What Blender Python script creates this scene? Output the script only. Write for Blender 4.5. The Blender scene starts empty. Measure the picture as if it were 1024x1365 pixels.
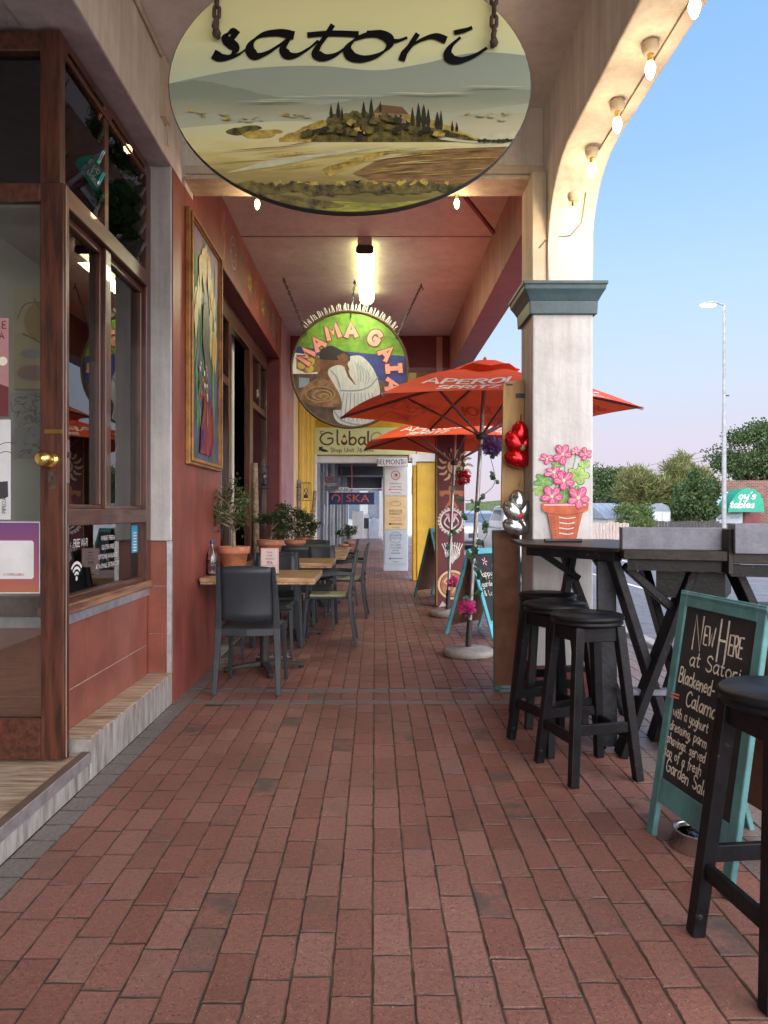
import bpy, bmesh, math, random
from mathutils import Vector, Matrix, Euler
R = math.radians
random.seed(7)
S = bpy.context.scene
COL = S.collection
# ------------------------------------------------------------------ camera
H = 1.23; F = 950.0; CX = 500.0; CY = 683.0
cam = bpy.data.cameras.new('camera'); co = bpy.data.objects.new('camera', cam); COL.objects.link(co)
cam.sensor_fit = 'HORIZONTAL'; cam.sensor_width = 36; cam.lens = 36*F/1024
cam.shift_x = (512-CX)/1024; cam.shift_y = 0
cam.clip_start = .05; cam.clip_end = 900
co.location = (0, 0, H); co.rotation_euler = (R(90), 0, 0)
S.camera = co
# ------------------------------------------------------------------ world: dusk sky
SKY = 1.16
w = bpy.data.worlds.new("World"); S.world = w; w.use_nodes = True
nt = w.node_tree; nt.nodes.clear(); N = nt.nodes.new; L = nt.links.new
out = N('ShaderNodeOutputWorld'); bg = N('ShaderNodeBackground'); L(bg.outputs[0], out.inputs[0])
sky = N('ShaderNodeTexSky'); sky.sky_type = 'NISHITA'; sky.sun_disc = False
sky.sun_elevation = R(4); sky.sun_rotation = R(200); sky.air_density = 1.0; sky.dust_density = .6; sky.ozone_density = 2
tc = N('ShaderNodeTexCoord'); sp = N('ShaderNodeSeparateXYZ'); L(tc.outputs['Generated'], sp.inputs[0])
rp = N('ShaderNodeValToRGB'); L(sp.outputs[2], rp.inputs[0])
cr = rp.color_ramp; cr.elements[0].position = 0.0; cr.elements[0].color = (.64, .56, .67, 1)
cr.elements[1].position = 1.0; cr.elements[1].color = (.12, .28, .66, 1)
for p, c in ((.09, (.64, .59, .73)), (.17, (.57, .66, .82)), (.28, (.46, .65, .88)), (.42, (.32, .54, .91)), (.60, (.23, .45, .88))):
    e = cr.elements.new(p); e.color = (*c, 1)
sc1 = N('ShaderNodeVectorMath'); sc1.operation = 'SCALE'; sc1.inputs['Scale'].default_value = .10; L(sky.outputs[0], sc1.inputs[0])
mx = N('ShaderNodeMix'); mx.data_type = 'RGBA'; mx.inputs[0].default_value = .85; L(sc1.outputs[0], mx.inputs[6]); L(rp.outputs[0], mx.inputs[7])
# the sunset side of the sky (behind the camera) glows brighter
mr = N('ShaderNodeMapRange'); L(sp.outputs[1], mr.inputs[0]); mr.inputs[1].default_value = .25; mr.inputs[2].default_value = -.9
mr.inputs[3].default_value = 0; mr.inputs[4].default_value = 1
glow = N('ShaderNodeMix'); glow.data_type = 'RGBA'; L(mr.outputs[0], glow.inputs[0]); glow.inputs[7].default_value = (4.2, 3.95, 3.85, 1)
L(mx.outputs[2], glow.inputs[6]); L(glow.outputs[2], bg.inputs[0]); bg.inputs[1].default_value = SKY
sd = bpy.data.lights.new('sun', 'SUN'); so = bpy.data.objects.new('sun', sd); COL.objects.link(so)
sd.energy = .35; sd.angle = R(12); sd.color = (1, .82, .68); so.rotation_euler = (R(80), 0, R(-20)); so.location = (0, -8, 9)
S.view_settings.view_transform = 'Standard'; S.view_settings.look = 'None'; S.view_settings.gamma = 1
S.view_settings.exposure = 0.25
S.cycles.use_denoising = True; S.cycles.max_bounces = 8; S.cycles.diffuse_bounces = 5; S.cycles.transparent_max_bounces = 24
S.cycles.sample_clamp_indirect = 6; S.cycles.caustics_reflective = False; S.cycles.caustics_refractive = False

# ------------------------------------------------------------------ materials
def mat(name, c, rough=.6, var=.12, ns=6.0, bump=.0, bs=60.0, metal=0.0, c2=None, coat=0.0, emit=None, es=0.0, stretch=(1,1,1), trans=0.0, spec=.5, streak=0.0, scuff=0.0):
    m = bpy.data.materials.new(name); m.use_nodes = True; t = m.node_tree; b = t.nodes['Principled BSDF']
    n = t.nodes.new; l = t.links.new
    b.inputs['Roughness'].default_value = rough; b.inputs['Metallic'].default_value = metal
    b.inputs['Coat Weight'].default_value = coat; b.inputs['Specular IOR Level'].default_value = spec
    if c2 is None: c2 = tuple(max(0, v*(1-var*2)) for v in c); c1 = tuple(min(1, v*(1+var*.6)) for v in c)
    else: c1 = c
    g = n('ShaderNodeTexCoord'); mp = n('ShaderNodeMapping'); mp.inputs['Scale'].default_value = stretch; l(g.outputs['Object'], mp.inputs[0])
    no = n('ShaderNodeTexNoise'); no.inputs['Scale'].default_value = ns; no.inputs['Detail'].default_value = 6; no.inputs['Roughness'].default_value = .65
    l(mp.outputs[0], no.inputs['Vector'])
    r = n('ShaderNodeValToRGB'); r.color_ramp.elements[0].position = .36; r.color_ramp.elements[1].position = .62
    r.color_ramp.elements[0].color = (*c2, 1); r.color_ramp.elements[1].color = (*c1, 1)
    l(no.outputs[0], r.inputs[0]); l(r.outputs[0], b.inputs['Base Color'])
    if scuff:
        n4 = n('ShaderNodeTexNoise'); n4.inputs['Scale'].default_value = 38; n4.inputs['Detail'].default_value = 6; n4.inputs['Roughness'].default_value = .7; l(g.outputs['Object'], n4.inputs[0])
        n5 = n('ShaderNodeTexNoise'); n5.inputs['Scale'].default_value = 4; l(g.outputs['Object'], n5.inputs[0])
        a4 = n('ShaderNodeMapRange'); a4.inputs[1].default_value = .62; a4.inputs[2].default_value = .70; a4.inputs[4].default_value = scuff; l(n4.outputs[0], a4.inputs[0])
        a5 = n('ShaderNodeMapRange'); a5.inputs[1].default_value = .45; a5.inputs[2].default_value = .6; l(n5.outputs[0], a5.inputs[0])
        a6 = n('ShaderNodeMath'); a6.operation = 'MULTIPLY'; l(a4.outputs[0], a6.inputs[0]); l(a5.outputs[0], a6.inputs[1])
        mc_ = n('ShaderNodeMix'); mc_.data_type = 'RGBA'; l(a6.outputs[0], mc_.inputs[0]); l(r.outputs[0], mc_.inputs[6]); mc_.inputs[7].default_value = (.24, .20, .17, 1); l(mc_.outputs[2], b.inputs['Base Color'])
    if streak:      # old drips and grime with a shape of their own
        m2 = n('ShaderNodeMapping'); m2.inputs['Scale'].default_value = (7, 7, .55); l(g.outputs['Object'], m2.inputs[0]); n2 = n('ShaderNodeTexNoise'); n2.inputs['Scale'].default_value = 1.6; n2.inputs['Detail'].default_value = 8; n2.inputs['Roughness'].default_value = .7; l(m2.outputs[0], n2.inputs[0])
        n3 = n('ShaderNodeTexNoise'); n3.inputs['Scale'].default_value = 28; n3.inputs['Detail'].default_value = 8; n3.inputs['Roughness'].default_value = .8; l(g.outputs['Object'], n3.inputs[0])
        q1 = n('ShaderNodeMapRange'); q1.inputs[1].default_value = .42; q1.inputs[2].default_value = .66; q1.inputs[3].default_value = 1; q1.inputs[4].default_value = 1-streak; l(n2.outputs[0], q1.inputs[0])
        q2 = n('ShaderNodeMapRange'); q2.inputs[1].default_value = .60; q2.inputs[2].default_value = .72; q2.inputs[3].default_value = 1; q2.inputs[4].default_value = 1-streak*.9; l(n3.outputs[0], q2.inputs[0])
        mu = n('ShaderNodeMath'); mu.operation = 'MULTIPLY'; l(q1.outputs[0], mu.inputs[0]); l(q2.outputs[0], mu.inputs[1]); v_ = n('ShaderNodeVectorMath'); v_.operation = 'SCALE'; l(r.outputs[0], v_.inputs[0]); l(mu.outputs[0], v_.inputs['Scale']); l(v_.outputs[0], b.inputs['Base Color'])
    if bump:
        nb = n('ShaderNodeTexNoise'); nb.inputs['Scale'].default_value = bs; nb.inputs['Detail'].default_value = 5; l(mp.outputs[0], nb.inputs['Vector'])
        bp = n('ShaderNodeBump'); bp.inputs['Strength'].default_value = bump; bp.inputs['Distance'].default_value = .01
        l(nb.outputs[0], bp.inputs['Height']); l(bp.outputs[0], b.inputs['Normal'])
    if emit: b.inputs['Emission Color'].default_value = (*emit, 1); b.inputs['Emission Strength'].default_value = es
    if trans:
        tr = n('ShaderNodeBsdfTranslucent'); l(r.outputs[0], tr.inputs[0]); mxs = n('ShaderNodeMixShader'); mxs.inputs[0].default_value = trans
        o = t.nodes['Material Output']; l(b.outputs[0], mxs.inputs[1]); l(tr.outputs[0], mxs.inputs[2]); l(mxs.outputs[0], o.inputs[0])
    return m
def flat(name, c, rough=.6, **k): return mat(name, c, rough, var=k.pop('var', .05), **k)

def glassmat(name, tint=(1, 1, 1), ior=1.45, extra=.0):
    m = bpy.data.materials.new(name); m.use_nodes = True; t = m.node_tree; t.nodes.clear(); n = t.nodes.new; l = t.links.new
    o = n('ShaderNodeOutputMaterial'); tr = n('ShaderNodeBsdfTransparent'); tr.inputs[0].default_value = (*tint, 1)
    gl = n('ShaderNodeBsdfGlossy'); gl.inputs['Roughness'].default_value = .01
    fr = n('ShaderNodeFresnel'); fr.inputs[0].default_value = ior
    ad = n('ShaderNodeMath'); ad.operation = 'ADD'; ad.inputs[1].default_value = extra; ad.use_clamp = True
    mxs = n('ShaderNodeMixShader'); l(fr.outputs[0], ad.inputs[0]); l(ad.outputs[0], mxs.inputs[0]); l(tr.outputs[0], mxs.inputs[1]); l(gl.outputs[0], mxs.inputs[2]); l(mxs.outputs[0], o.inputs[0])
    return m

def emitmat(name, c, s):
    m = bpy.data.materials.new(name); m.use_nodes = True; b = m.node_tree.nodes['Principled BSDF']
    b.inputs['Base Color'].default_value = (*c, 1); b.inputs['Emission Color'].default_value = (*c, 1); b.inputs['Emission Strength'].default_value = s
    return m

M = {}
M['plaster_white'] = mat('plaster_white', (.60, .59, .585), .7, .07, 4, .5, 18, streak=.22)
M['plaster_cream'] = mat('plaster_cream', (.84, .79, .70), .7, .05, 4, .4, 20, streak=.22)
M['cream_trim'] = mat('cream_trim', (.72, .63, .48), .6, .07, 4, .25, 25, streak=.25)
M['soffit_grey'] = mat('soffit_grey', (.56, .54, .58), .75, .08, 3, .4, 22, streak=.2)
M['ceiling_front'] = mat('ceiling_front', (.84, .84, .82), .75, .04, 1.5, .2, 10, streak=.14)
M['ceiling_pink'] = mat('ceiling_pink', (.70, .67, .67), .6, .08, 1.2, .15, 6, streak=.16)
M['red_wall'] = mat('red_wall', (.33, .084, .060), .45, .14, 2.2, .25, 14, streak=.3)
M['maroon'] = mat('maroon', (.17, .035, .045), .55, .12, 3, .1, 14)
M['beam_pink'] = mat('beam_pink', (.46, .22, .18), .6, .12, 3, .15, 14, streak=.25)
M['tile_red'] = mat('tile_red', (.30, .10, .072), .3, .12, 5, .04, 30)
M['grout'] = mat('grout', (.50, .40, .36), .9)
M['step_wood'] = mat('step_wood', (.50, .48, .465), .5, c2=(.20, .17, .155), ns=6, bump=.08, stretch=(1, 4, .6))
M['step_wood_top'] = mat('step_wood_top', (.62, .50, .38), .45, c2=(.25, .17, .11), ns=6, bump=.08, stretch=(.8, 7, 1))
M['aluminium'] = mat('aluminium', (.62, .62, .66), .38, .12, 14, .05, 80, metal=.75)
M['nosing_brown'] = mat('nosing_brown', (.16, .11, .09), .5)
M['mahogany'] = mat('mahogany', (.125, .040, .022), .32, c2=(.036, .013, .009), ns=5, bump=.12, bs=40, stretch=(7, 7, .7), coat=.3)
M['mahogany_h'] = mat('mahogany_h', (.125, .042, .024), .35, c2=(.04, .015, .011), ns=5, bump=.12, bs=40, stretch=(7, .7, 7), coat=.2)
M['sill_wood'] = mat('sill_wood', (.38, .20, .12), .5, c2=(.14, .06, .04), ns=5, bump=.15, bs=40, stretch=(7, .6, 7))
M['edge_highlight'] = mat('edge_highlight', (.55, .42, .32), .6)
M['glass'] = glassmat('glass', (.93, .95, .94), 1.5, .09)
M['louvre_glass'] = glassmat('louvre_glass', (.90, .92, .90), 1.22, .01)
M['glass_dark'] = glassmat('glass_dark', (.35, .36, .38), 1.5, .05)
M['brass'] = mat('brass', (.80, .55, .18), .22, .05, metal=1.0)
M['steel'] = mat('steel', (.60, .61, .62), .25, .06, metal=1.0)
M['iron'] = mat('iron', (.11, .075, .06), .75, .2, 30, .3, 90, metal=.4)
M['black_iron'] = mat('black_iron', (.035, .032, .035), .5, .15, 30, .1, 90)
M['teal_capital'] = mat('teal_capital', (.06, .11, .13), .5, .10, 8, .25, 40)
M['charcoal_plastic'] = mat('charcoal_plastic', (.028, .036, .046), .42, .08, 20, .05, 300)
M['seat_pad'] = mat('seat_pad', (.40, .42, .27), .8, .1, 40, .2, 200)
M['table_wood'] = mat('table_wood', (.62, .40, .20), .35, c2=(.30, .17, .08), ns=4, bump=.05, stretch=(1.2, 8, 8), coat=.3)
M['table_edge'] = mat('table_edge', (.62, .42, .24), .4, c2=(.26, .14, .07), ns=9, bump=.1, stretch=(3, 3, 1))
M['black_wood'] = mat('black_wood', (.0075, .008, .011), .42, .3, 12, .15, 60, spec=.25, scuff=.55)
M['black_wood_worn_lit'] = mat('black_wood_worn_lit', (.018, .020, .028), .5, .35, 10, .25, 50, spec=.3, scuff=.6)  # paler scuffed black wood; light on the bar legs put into its colour
M['bar_grey'] = mat('bar_grey', (.17, .18, .23), .6, .14, 10, .25, 60, scuff=.7)
M['pole_grey'] = mat('pole_grey', (.27, .29, .33), .5)
M['bar_top'] = mat('bar_top', (.026, .020, .018), .45, .3, 8, .2, 50, spec=.3, scuff=.7)
M['terracotta'] = mat('terracotta', (.56, .23, .13), .75, .14, 12, .15, 60)
M['soil'] = mat('soil', (.05, .035, .025), .95)
M['leaf_dark'] = mat('leaf_dark', (.065, .12, .04), .5, .3, 4, trans=.25)
M['leaf_mid'] = mat('leaf_mid', (.13, .20, .065), .5, .3, 4, trans=.25)
M['leaf_yellow'] = mat('leaf_yellow', (.22, .23, .09), .55, .25, 2, trans=.25)
M['ivy'] = mat('ivy', (.06, .16, .07), .5, .25, 20, trans=.3)
M['bark'] = mat('bark', (.17, .13, .10), .9, .3, 20, .5, 60)
M['bark_pale'] = mat('bark_pale', (.34, .27, .20), .9, .3, 20, .5, 60)
M['canvas_orange'] = mat('canvas_orange', (.84, .095, .03), .75, .06, 3, .1, 300, trans=.15)
M['white_print'] = mat('white_print', (.86, .84, .82), .6)
M['pole_steel'] = mat('pole_steel', (.40, .38, .37), .4, .12, 10, metal=.7)
M['concrete'] = mat('concrete', (.38, .36, .33), .9, .14, 9, .6, 60)
M['asphalt'] = mat('asphalt', (.17, .18, .21), .85, .12, 5, .5, 200)
M['kerb_stone'] = mat('kerb_stone', (.42, .41, .41), .85, .12, 9, .4, 60)
M['road_white'] = mat('road_white', (.75, .75, .75), .8)
M['chalkboard'] = mat('chalkboard', (.022, .022, .026), .7, .25, 5, .05, 60)
M['chalk'] = mat('chalk', (.80, .77, .68), .9, .15, 60)
M['chalk_red'] = mat('chalk_red', (.70, .16, .16), .9)
M['teal_frame'] = mat('teal_frame', (.095, .26, .275), .55, .14, 9, .2, 60)
M['cyan_frame'] = mat('cyan_frame', (.12, .48, .58), .55, .1, 9, .2, 60)
M['green_frame'] = mat('green_frame', (.055, .20, .19), .6, .15, 9, .2, 60)
M['hardboard'] = mat('hardboard', (.21, .10, .06), .75, .15, 6, .1, 60)
M['ply'] = mat('ply', (.52, .33, .14), .65, .12, 5, .1, 60, stretch=(3, 3, .6))
M['yellow_paint'] = mat('yellow_paint', (.74, .48, .055), .55, .06, 5, .15, 20)
M['yellow_deep'] = mat('yellow_deep', (.62, .36, .02), .5, .08, 5)
M['cream_paint'] = mat('cream_paint', (.80, .62, .36), .6, .06, 5)
M['mauve_paint'] = mat('mauve_paint', (.50, .26, .27), .6, .1, 3, .1, 14)
M['pale_blue'] = mat('pale_blue', (.50, .60, .74), .6, .05, 3, .15, 20)
M['white_paint'] = mat('white_paint', (.72, .74, .78), .6, .06, 5)
M['dark_ceiling'] = mat('dark_ceiling', (.10, .11, .14), .7, .1, 4)
M['sign_green'] = mat('sign_green', (.62, .70, .36), .5, .04)
M['sign_brown'] = mat('sign_brown', (.10, .05, .03), .6)
M['ink'] = flat('ink', (.02, .02, .025), .6)
M['rope'] = mat('rope', (.13, .085, .05), .9, .3, 60, .5, 200)
M['interior_wall'] = mat('interior_wall', (.74, .72, .64), .8, .1, 1.5)
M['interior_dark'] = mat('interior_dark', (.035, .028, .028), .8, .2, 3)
M['white_plastic'] = mat('white_plastic', (.62, .56, .46), .5)
M['socket'] = mat('socket', (.58, .50, .38), .55, .1, 20, .15, 80)
M['cable'] = mat('cable', (.20, .15, .10), .7)
M['rubber'] = mat('rubber', (.02, .02, .02), .8)
M['car_white'] = mat('car_white', (.74, .76, .80), .3, .03, coat=.6)
M['car_silver'] = mat('car_silver', (.42, .46, .52), .3, .03, metal=.4, coat=.6)
M['car_blue'] = mat('car_blue', (.10, .22, .38), .3, .03, coat=.6)
M['car_dark'] = mat('car_dark', (.05, .055, .07), .3, .03, coat=.6)
M['car_glass'] = mat('car_glass', (.10, .13, .18), .08, .1)
M['chrome'] = mat('chrome', (.8, .8, .82), .12, .02, metal=1.0)
M['brick_wall'] = None
M['roof_metal'] = mat('roof_metal', (.25, .30, .37), .55, .08, 4, stretch=(1, 1, 1))
M['fence_dark'] = mat('fence_dark', (.05, .05, .055), .8, .2, 6)
M['fence_pale'] = mat('fence_pale', (.40, .34, .32), .8, .2, 6, stretch=(6, 6, .5))
M['petal_dark'] = mat('petal_dark', (.34, .04, .13), .7, .15, 30); M['leaf_line'] = mat('leaf_line', (.06, .16, .05), .7); M['far_wall'] = mat('far_wall', (.34, .37, .42), .8, .1, 2)
M['foil_red'] = mat('foil_red', (.80, .02, .03), .2, .1, 20, .25, 25, metal=.85)
M['foil_silver'] = mat('foil_silver', (.55, .62, .60), .2, .1, 20, .25, 25, metal=.95)
M['petal_pink'] = mat('petal_pink', (.85, .10, .38), .7, .12, 40, trans=.2)
M['petal_red'] = mat('petal_red', (.62, .02, .04), .7, .12, 40, trans=.2)
M['petal_purple'] = mat('petal_purple', (.26, .14, .40), .7, .2, 40, trans=.2)
M['pot_paint'] = mat('pot_paint', (.52, .12, .05), .7, .15, 12)
M['pink_paint'] = mat('pink_paint', (.66, .12, .26), .7, .12, 20)
M['pink_light'] = mat('pink_light', (.86, .45, .56), .7)
M['green_paint'] = mat('green_paint', (.16, .36, .12), .7, .2, 14)
M['green_light'] = mat('green_light', (.38, .56, .16), .7, .15, 14)
M['shade_paint'] = mat('shade_paint', (.50, .50, .52), .7)
M['awning_green'] = mat('awning_green', (.015, .28, .20), .65, .08, 5)
M['gold'] = mat('gold', (.50, .25, .07), .38, c2=(.26, .12, .035), ns=8, bump=.1, metal=.3)
def brickmat():
    m = bpy.data.materials.new('brick_wall'); m.use_nodes = True; t = m.node_tree; b = t.nodes['Principled BSDF']
    g = t.nodes.new('ShaderNodeTexCoord'); mp = t.nodes.new('ShaderNodeMapping'); mp.inputs['Rotation'].default_value = (R(90), 0, 0)
    br = t.nodes.new('ShaderNodeTexBrick'); br.inputs['Scale'].default_value = 1; br.inputs['Brick Width'].default_value = .23; br.inputs['Row Height'].default_value = .085
    br.inputs['Mortar Size'].default_value = .008; br.inputs['Color1'].default_value = (.19, .08, .065, 1); br.inputs['Color2'].default_value = (.09, .042, .038, 1); br.inputs['Mortar'].default_value = (.22, .18, .17, 1)
    t.links.new(g.outputs['Object'], mp.inputs[0]); t.links.new(mp.outputs[0], br.inputs[0]); t.links.new(br.outputs[0], b.inputs['Base Color']); b.inputs['Roughness'].default_value = .9
    return m
M['brick_wall'] = brickmat()

# ------------------------------------------------------------------ mesh builder
def V(*a): return Vector(a)
class Frame:
    """flat drawing plane: origin, right, up, outward normal"""
    def __init__(s, o, u, v, n=None):
        s.o = Vector(o); s.u = Vector(u).normalized(); s.v = Vector(v).normalized(); s.n = Vector(n).normalized() if n else s.u.cross(s.v).normalized(); s.k = 0.0
    def p(s, a, b, c=0): return s.o + s.u*a + s.v*b + s.n*c
    def lift(s, d=.00008): s.k += d; return s.k
def catmull(pts, n=6):
    if len(pts) < 3: return pts
    P = [pts[0]] + list(pts) + [pts[-1]]; o = []
    for i in range(1, len(P)-2):
        p0, p1, p2, p3 = P[i-1:i+3]
        for k in range(n):
            t = k/n; t2 = t*t; t3 = t2*t
            o.append(tuple(.5*((2*b)+(-a+c)*t+(2*a-5*b+4*c-d)*t2+(-a+3*b-3*c+d)*t3) for a, b, c, d in zip(p0, p1, p2, p3)))
    o.append(tuple(pts[-1])); return o
class MB:
    def __init__(s): s.v = []; s.f = []; s.m = []; s.mats = []; s.sm = []
    def mi(s, m):
        m = M[m] if isinstance(m, str) else m
        if m not in s.mats: s.mats.append(m)
        return s.mats.index(m)
    def add(s, vs, fs, m, smooth=False):
        k = len(s.v); s.v += [tuple(q) for q in vs]; i = s.mi(m)
        for f in fs: s.f.append([k+j for j in f]); s.m.append(i); s.sm.append(smooth)
        return s
    def box(s, x0, x1, y0, y1, z0, z1, m):
        return s.add([(x, y, z) for z in (z0, z1) for y in (y0, y1) for x in (x0, x1)],
                     [(0,2,3,1), (4,5,7,6), (0,1,5,4), (2,6,7,3), (0,4,6,2), (1,3,7,5)], m)
    def bar(s, pts, sizes, m, up=(0, 0, 1), smooth=False):
        """rectangular section swept along points; sizes (w, d) per point or one"""
        pts = [Vector(p) for p in pts]
        if not isinstance(sizes, list): sizes = [sizes]*len(pts)
        vs = []; fs = []
        for i, p in enumerate(pts):
            d = (pts[min(i+1, len(pts)-1)] - pts[max(i-1, 0)]).normalized()
            a = d.cross(Vector(up))
            if a.length < 1e-3: a = d.cross(Vector((0, 1, 0)))
            a.normalize(); b = a.cross(d).normalized(); w, h = sizes[i]
            vs += [p-a*w/2-b*h/2, p+a*w/2-b*h/2, p+a*w/2+b*h/2, p-a*w/2+b*h/2]
        n = len(pts)
        for i in range(n-1):
            for j in range(4): k = (j+1) % 4; fs.append((4*i+j, 4*i+k, 4*i+4+k, 4*i+4+j))
        fs += [(3, 2, 1, 0), tuple(4*(n-1)+j for j in range(4))]
        return s.add(vs, fs, m, smooth)
    def tube(s, pts, r, m, n=10, cap=True):
        pts = [Vector(p) for p in pts]
        if not isinstance(r, (list, tuple)): r = [r]*len(pts)
        vs = []; fs = []; ref = None
        for i, p in enumerate(pts):
            d = (pts[min(i+1, len(pts)-1)] - pts[max(i-1, 0)]).normalized()
            if ref is None: ref = d.cross(Vector((0, 0, 1))) if abs(d.z) < .9 else d.cross(Vector((0, 1, 0)))
            a = (ref - d*ref.dot(d)).normalized(); ref = a; b = d.cross(a)
            for j in range(n):
                t = 2*math.pi*j/n; vs.append(p + (a*math.cos(t)+b*math.sin(t))*r[i])
        for i in range(len(pts)-1):
            for j in range(n): k = (j+1) % n; fs.append((n*i+j, n*i+k, n*i+n+k, n*i+n+j))
        s.add(vs, fs, m, True)
        if cap: s.add(vs[:n], [tuple(range(n-1, -1, -1))], m); s.add(vs[-n:], [tuple(range(n))], m)
        return s
    def lathe(s, prof, m, c=(0, 0, 0), n=28, smooth=True, sx=1, sy=1):
        vs = []; fs = []
        for r, z in prof:
            for j in range(n): t = 2*math.pi*j/n; vs.append((c[0]+r*sx*math.cos(t), c[1]+r*sy*math.sin(t), c[2]+z))
        for i in range(len(prof)-1):
            for j in range(n): k = (j+1) % n; fs.append((n*i+j, n*i+k, n*i+n+k, n*i+n+j))
        s.add(vs, fs, m, smooth)
        if prof[0][0] > 1e-4: s.add(vs[:n], [tuple(range(n-1, -1, -1))], m)
        if prof[-1][0] > 1e-4: s.add(vs[-n:], [tuple(range(n))], m)
        return s
    def ball(s, c, r, m, n=12, sc=(1, 1, 1), rot=None, jag=0):
        vs = []; fs = []; h = n//2
        for i in range(h+1):
            ph = math.pi*i/h
            for j in range(n):
                t = 2*math.pi*j/n; q = Vector((math.sin(ph)*math.cos(t)*sc[0], math.sin(ph)*math.sin(t)*sc[1], math.cos(ph)*sc[2]))*r*(1+random.uniform(-jag, jag))
                if rot: q = rot @ q
                vs.append(Vector(c)+q)
        for i in range(h):
            for j in range(n): k = (j+1) % n; fs.append((n*i+j, n*i+n+j, n*i+n+k, n*i+k))
        return s.add(vs, fs, m, True)
    def prism(s, poly, fr, t0, t1, m):
        """extrude a 2D outline in frame fr from depth t0 to t1"""
        n = len(poly); vs = [fr.p(a, b, t0) for a, b in poly] + [fr.p(a, b, t1) for a, b in poly]
        fs = [tuple(range(n-1, -1, -1)), tuple(range(n, 2*n))] + [(i, (i+1) % n, n+(i+1) % n, n+i) for i in range(n)]
        return s.add(vs, fs, m)
    def poly(s, pts, fr, m, c=None):
        k = fr.lift() if c is None else c
        return s.add([fr.p(a, b, k) for a, b in pts], [tuple(range(len(pts)))], m)
    def disc(s, x, y, r, fr, m, n=18, ry=None):
        ry = ry or r
        return s.poly([(x+r*math.cos(2*math.pi*i/n), y+ry*math.sin(2*math.pi*i/n)) for i in range(n)], fr, m)
    def ring(s, x, y, r, wd, fr, m, n=24, ry=None, a0=0, a1=360):
        ry = ry or r; k = fr.lift(); vs = []
        for i in range(n+1):
            t = R(a0+(a1-a0)*i/n)
            vs += [fr.p(x+(r-wd)*math.cos(t), y+(ry-wd)*math.sin(t), k), fr.p(x+r*math.cos(t), y+ry*math.sin(t), k)]
        return s.add(vs, [(2*i, 2*i+1, 2*i+3, 2*i+2) for i in range(n)], m)
    def stroke(s, pts, wd, fr, m, smooth=True, taper=False, nib=None):
        """pen stroke of width wd lying on the frame; nib = angle for a broad pen"""
        P = catmull(pts) if smooth else [tuple(p) for p in pts]
        k = fr.lift(); n = len(P); L_ = []; Rr = []
        for i, p in enumerate(P):
            a = P[max(i-1, 0)]; b = P[min(i+1, n-1)]; dx, dy = b[0]-a[0], b[1]-a[1]; l = math.hypot(dx, dy) or 1e-9; dx /= l; dy /= l
            h = wd/2
            if nib is not None: h = wd/2*(.22+.78*abs(dx*math.sin(nib)-dy*math.cos(nib)))
            if taper: q = i/(n-1); h *= min(1, .35+3*min(q, 1-q))
            if i == 0: p = (p[0]-dx*h*.6, p[1]-dy*h*.6)
            if i == n-1: p = (p[0]+dx*h*.6, p[1]+dy*h*.6)
            L_.append((p[0]-dy*h, p[1]+dx*h)); Rr.append((p[0]+dy*h, p[1]-dx*h))
        vs = []
        for i in range(n): c = k+i*.000004; vs += [fr.p(*L_[i], c), fr.p(*Rr[i], c)]
        fr.k += n*.000004
        return s.add(vs, [(2*i, 2*i+1, 2*i+3, 2*i+2) for i in range(n-1)], m)
    def text(s, txt, x, y, h, fr, m, wd=.12, track=1.0, slant=0, jit=0, rot=0, nib=None, align='l', sx=1.0):
        """hand-drawn stroke lettering; h = cap height"""
        u = h/9.0; tot = sum((GL.get(c, GL['n'])[0]+1.7)*u*sx*track for c in txt)
        cur = 0 if align == 'l' else (-tot/2 if align == 'c' else -tot)
        ca, sa = math.cos(rot), math.sin(rot)
        for ch in txt:
            w_, st = GL.get(ch, GL[' '])
            j = random.uniform(-jit, jit)*h; sc = 1+random.uniform(-jit, jit)
            for q in st:
                straight = q.startswith('/'); pts = []
                for pr in q.lstrip('/').split(','):
                    a, b = map(float, pr.split()); a *= u*sx*sc; b = b*u*sc+j; a += slant*b
                    a += cur; pts.append((x+a*ca-b*sa, y+a*sa+b*ca))
                if len(pts) == 1: pts.append((pts[0][0]+h*.02, pts[0][1]))
                s.stroke(pts, wd*h, fr, m, smooth=not straight, nib=nib)
            cur += (w_+1.7)*u*sx*track
        return s
    def type(s, txt, x, y, h, fr, m, align='c', sx=1.0):
        """plain sans lettering from the built-in font; h = cap height"""
        cu = bpy.data.curves.new('t', 'FONT'); cu.body = txt; cu.size = h/.7; cu.align_x = {'c': 'CENTER', 'l': 'LEFT', 'r': 'RIGHT'}[align]; cu.resolution_u = 2
        ob = bpy.data.objects.new('t', cu); me = bpy.data.meshes.new_from_object(ob); k = fr.lift()
        s.add([fr.p(x+v.co.x*sx, y+v.co.y, k) for v in me.vertices], [tuple(p.vertices) for p in me.polygons], m)
        bpy.data.objects.remove(ob); bpy.data.curves.remove(cu); bpy.data.meshes.remove(me); return s
    def leaf(s, p, d, up, ln, wd, m, n=4):
        p = Vector(p); d = Vector(d).normalized(); a = d.cross(Vector(up))
        if a.length < 1e-3: a = Vector((1, 0, 0))
        a.normalize(); nn = a.cross(d)
        return s.add([p, p+d*ln*.45-a*wd/2+nn*wd*.12, p+d*ln, p+d*ln*.45+a*wd/2+nn*wd*.12], [(0, 1, 2, 3)], m)
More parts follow.
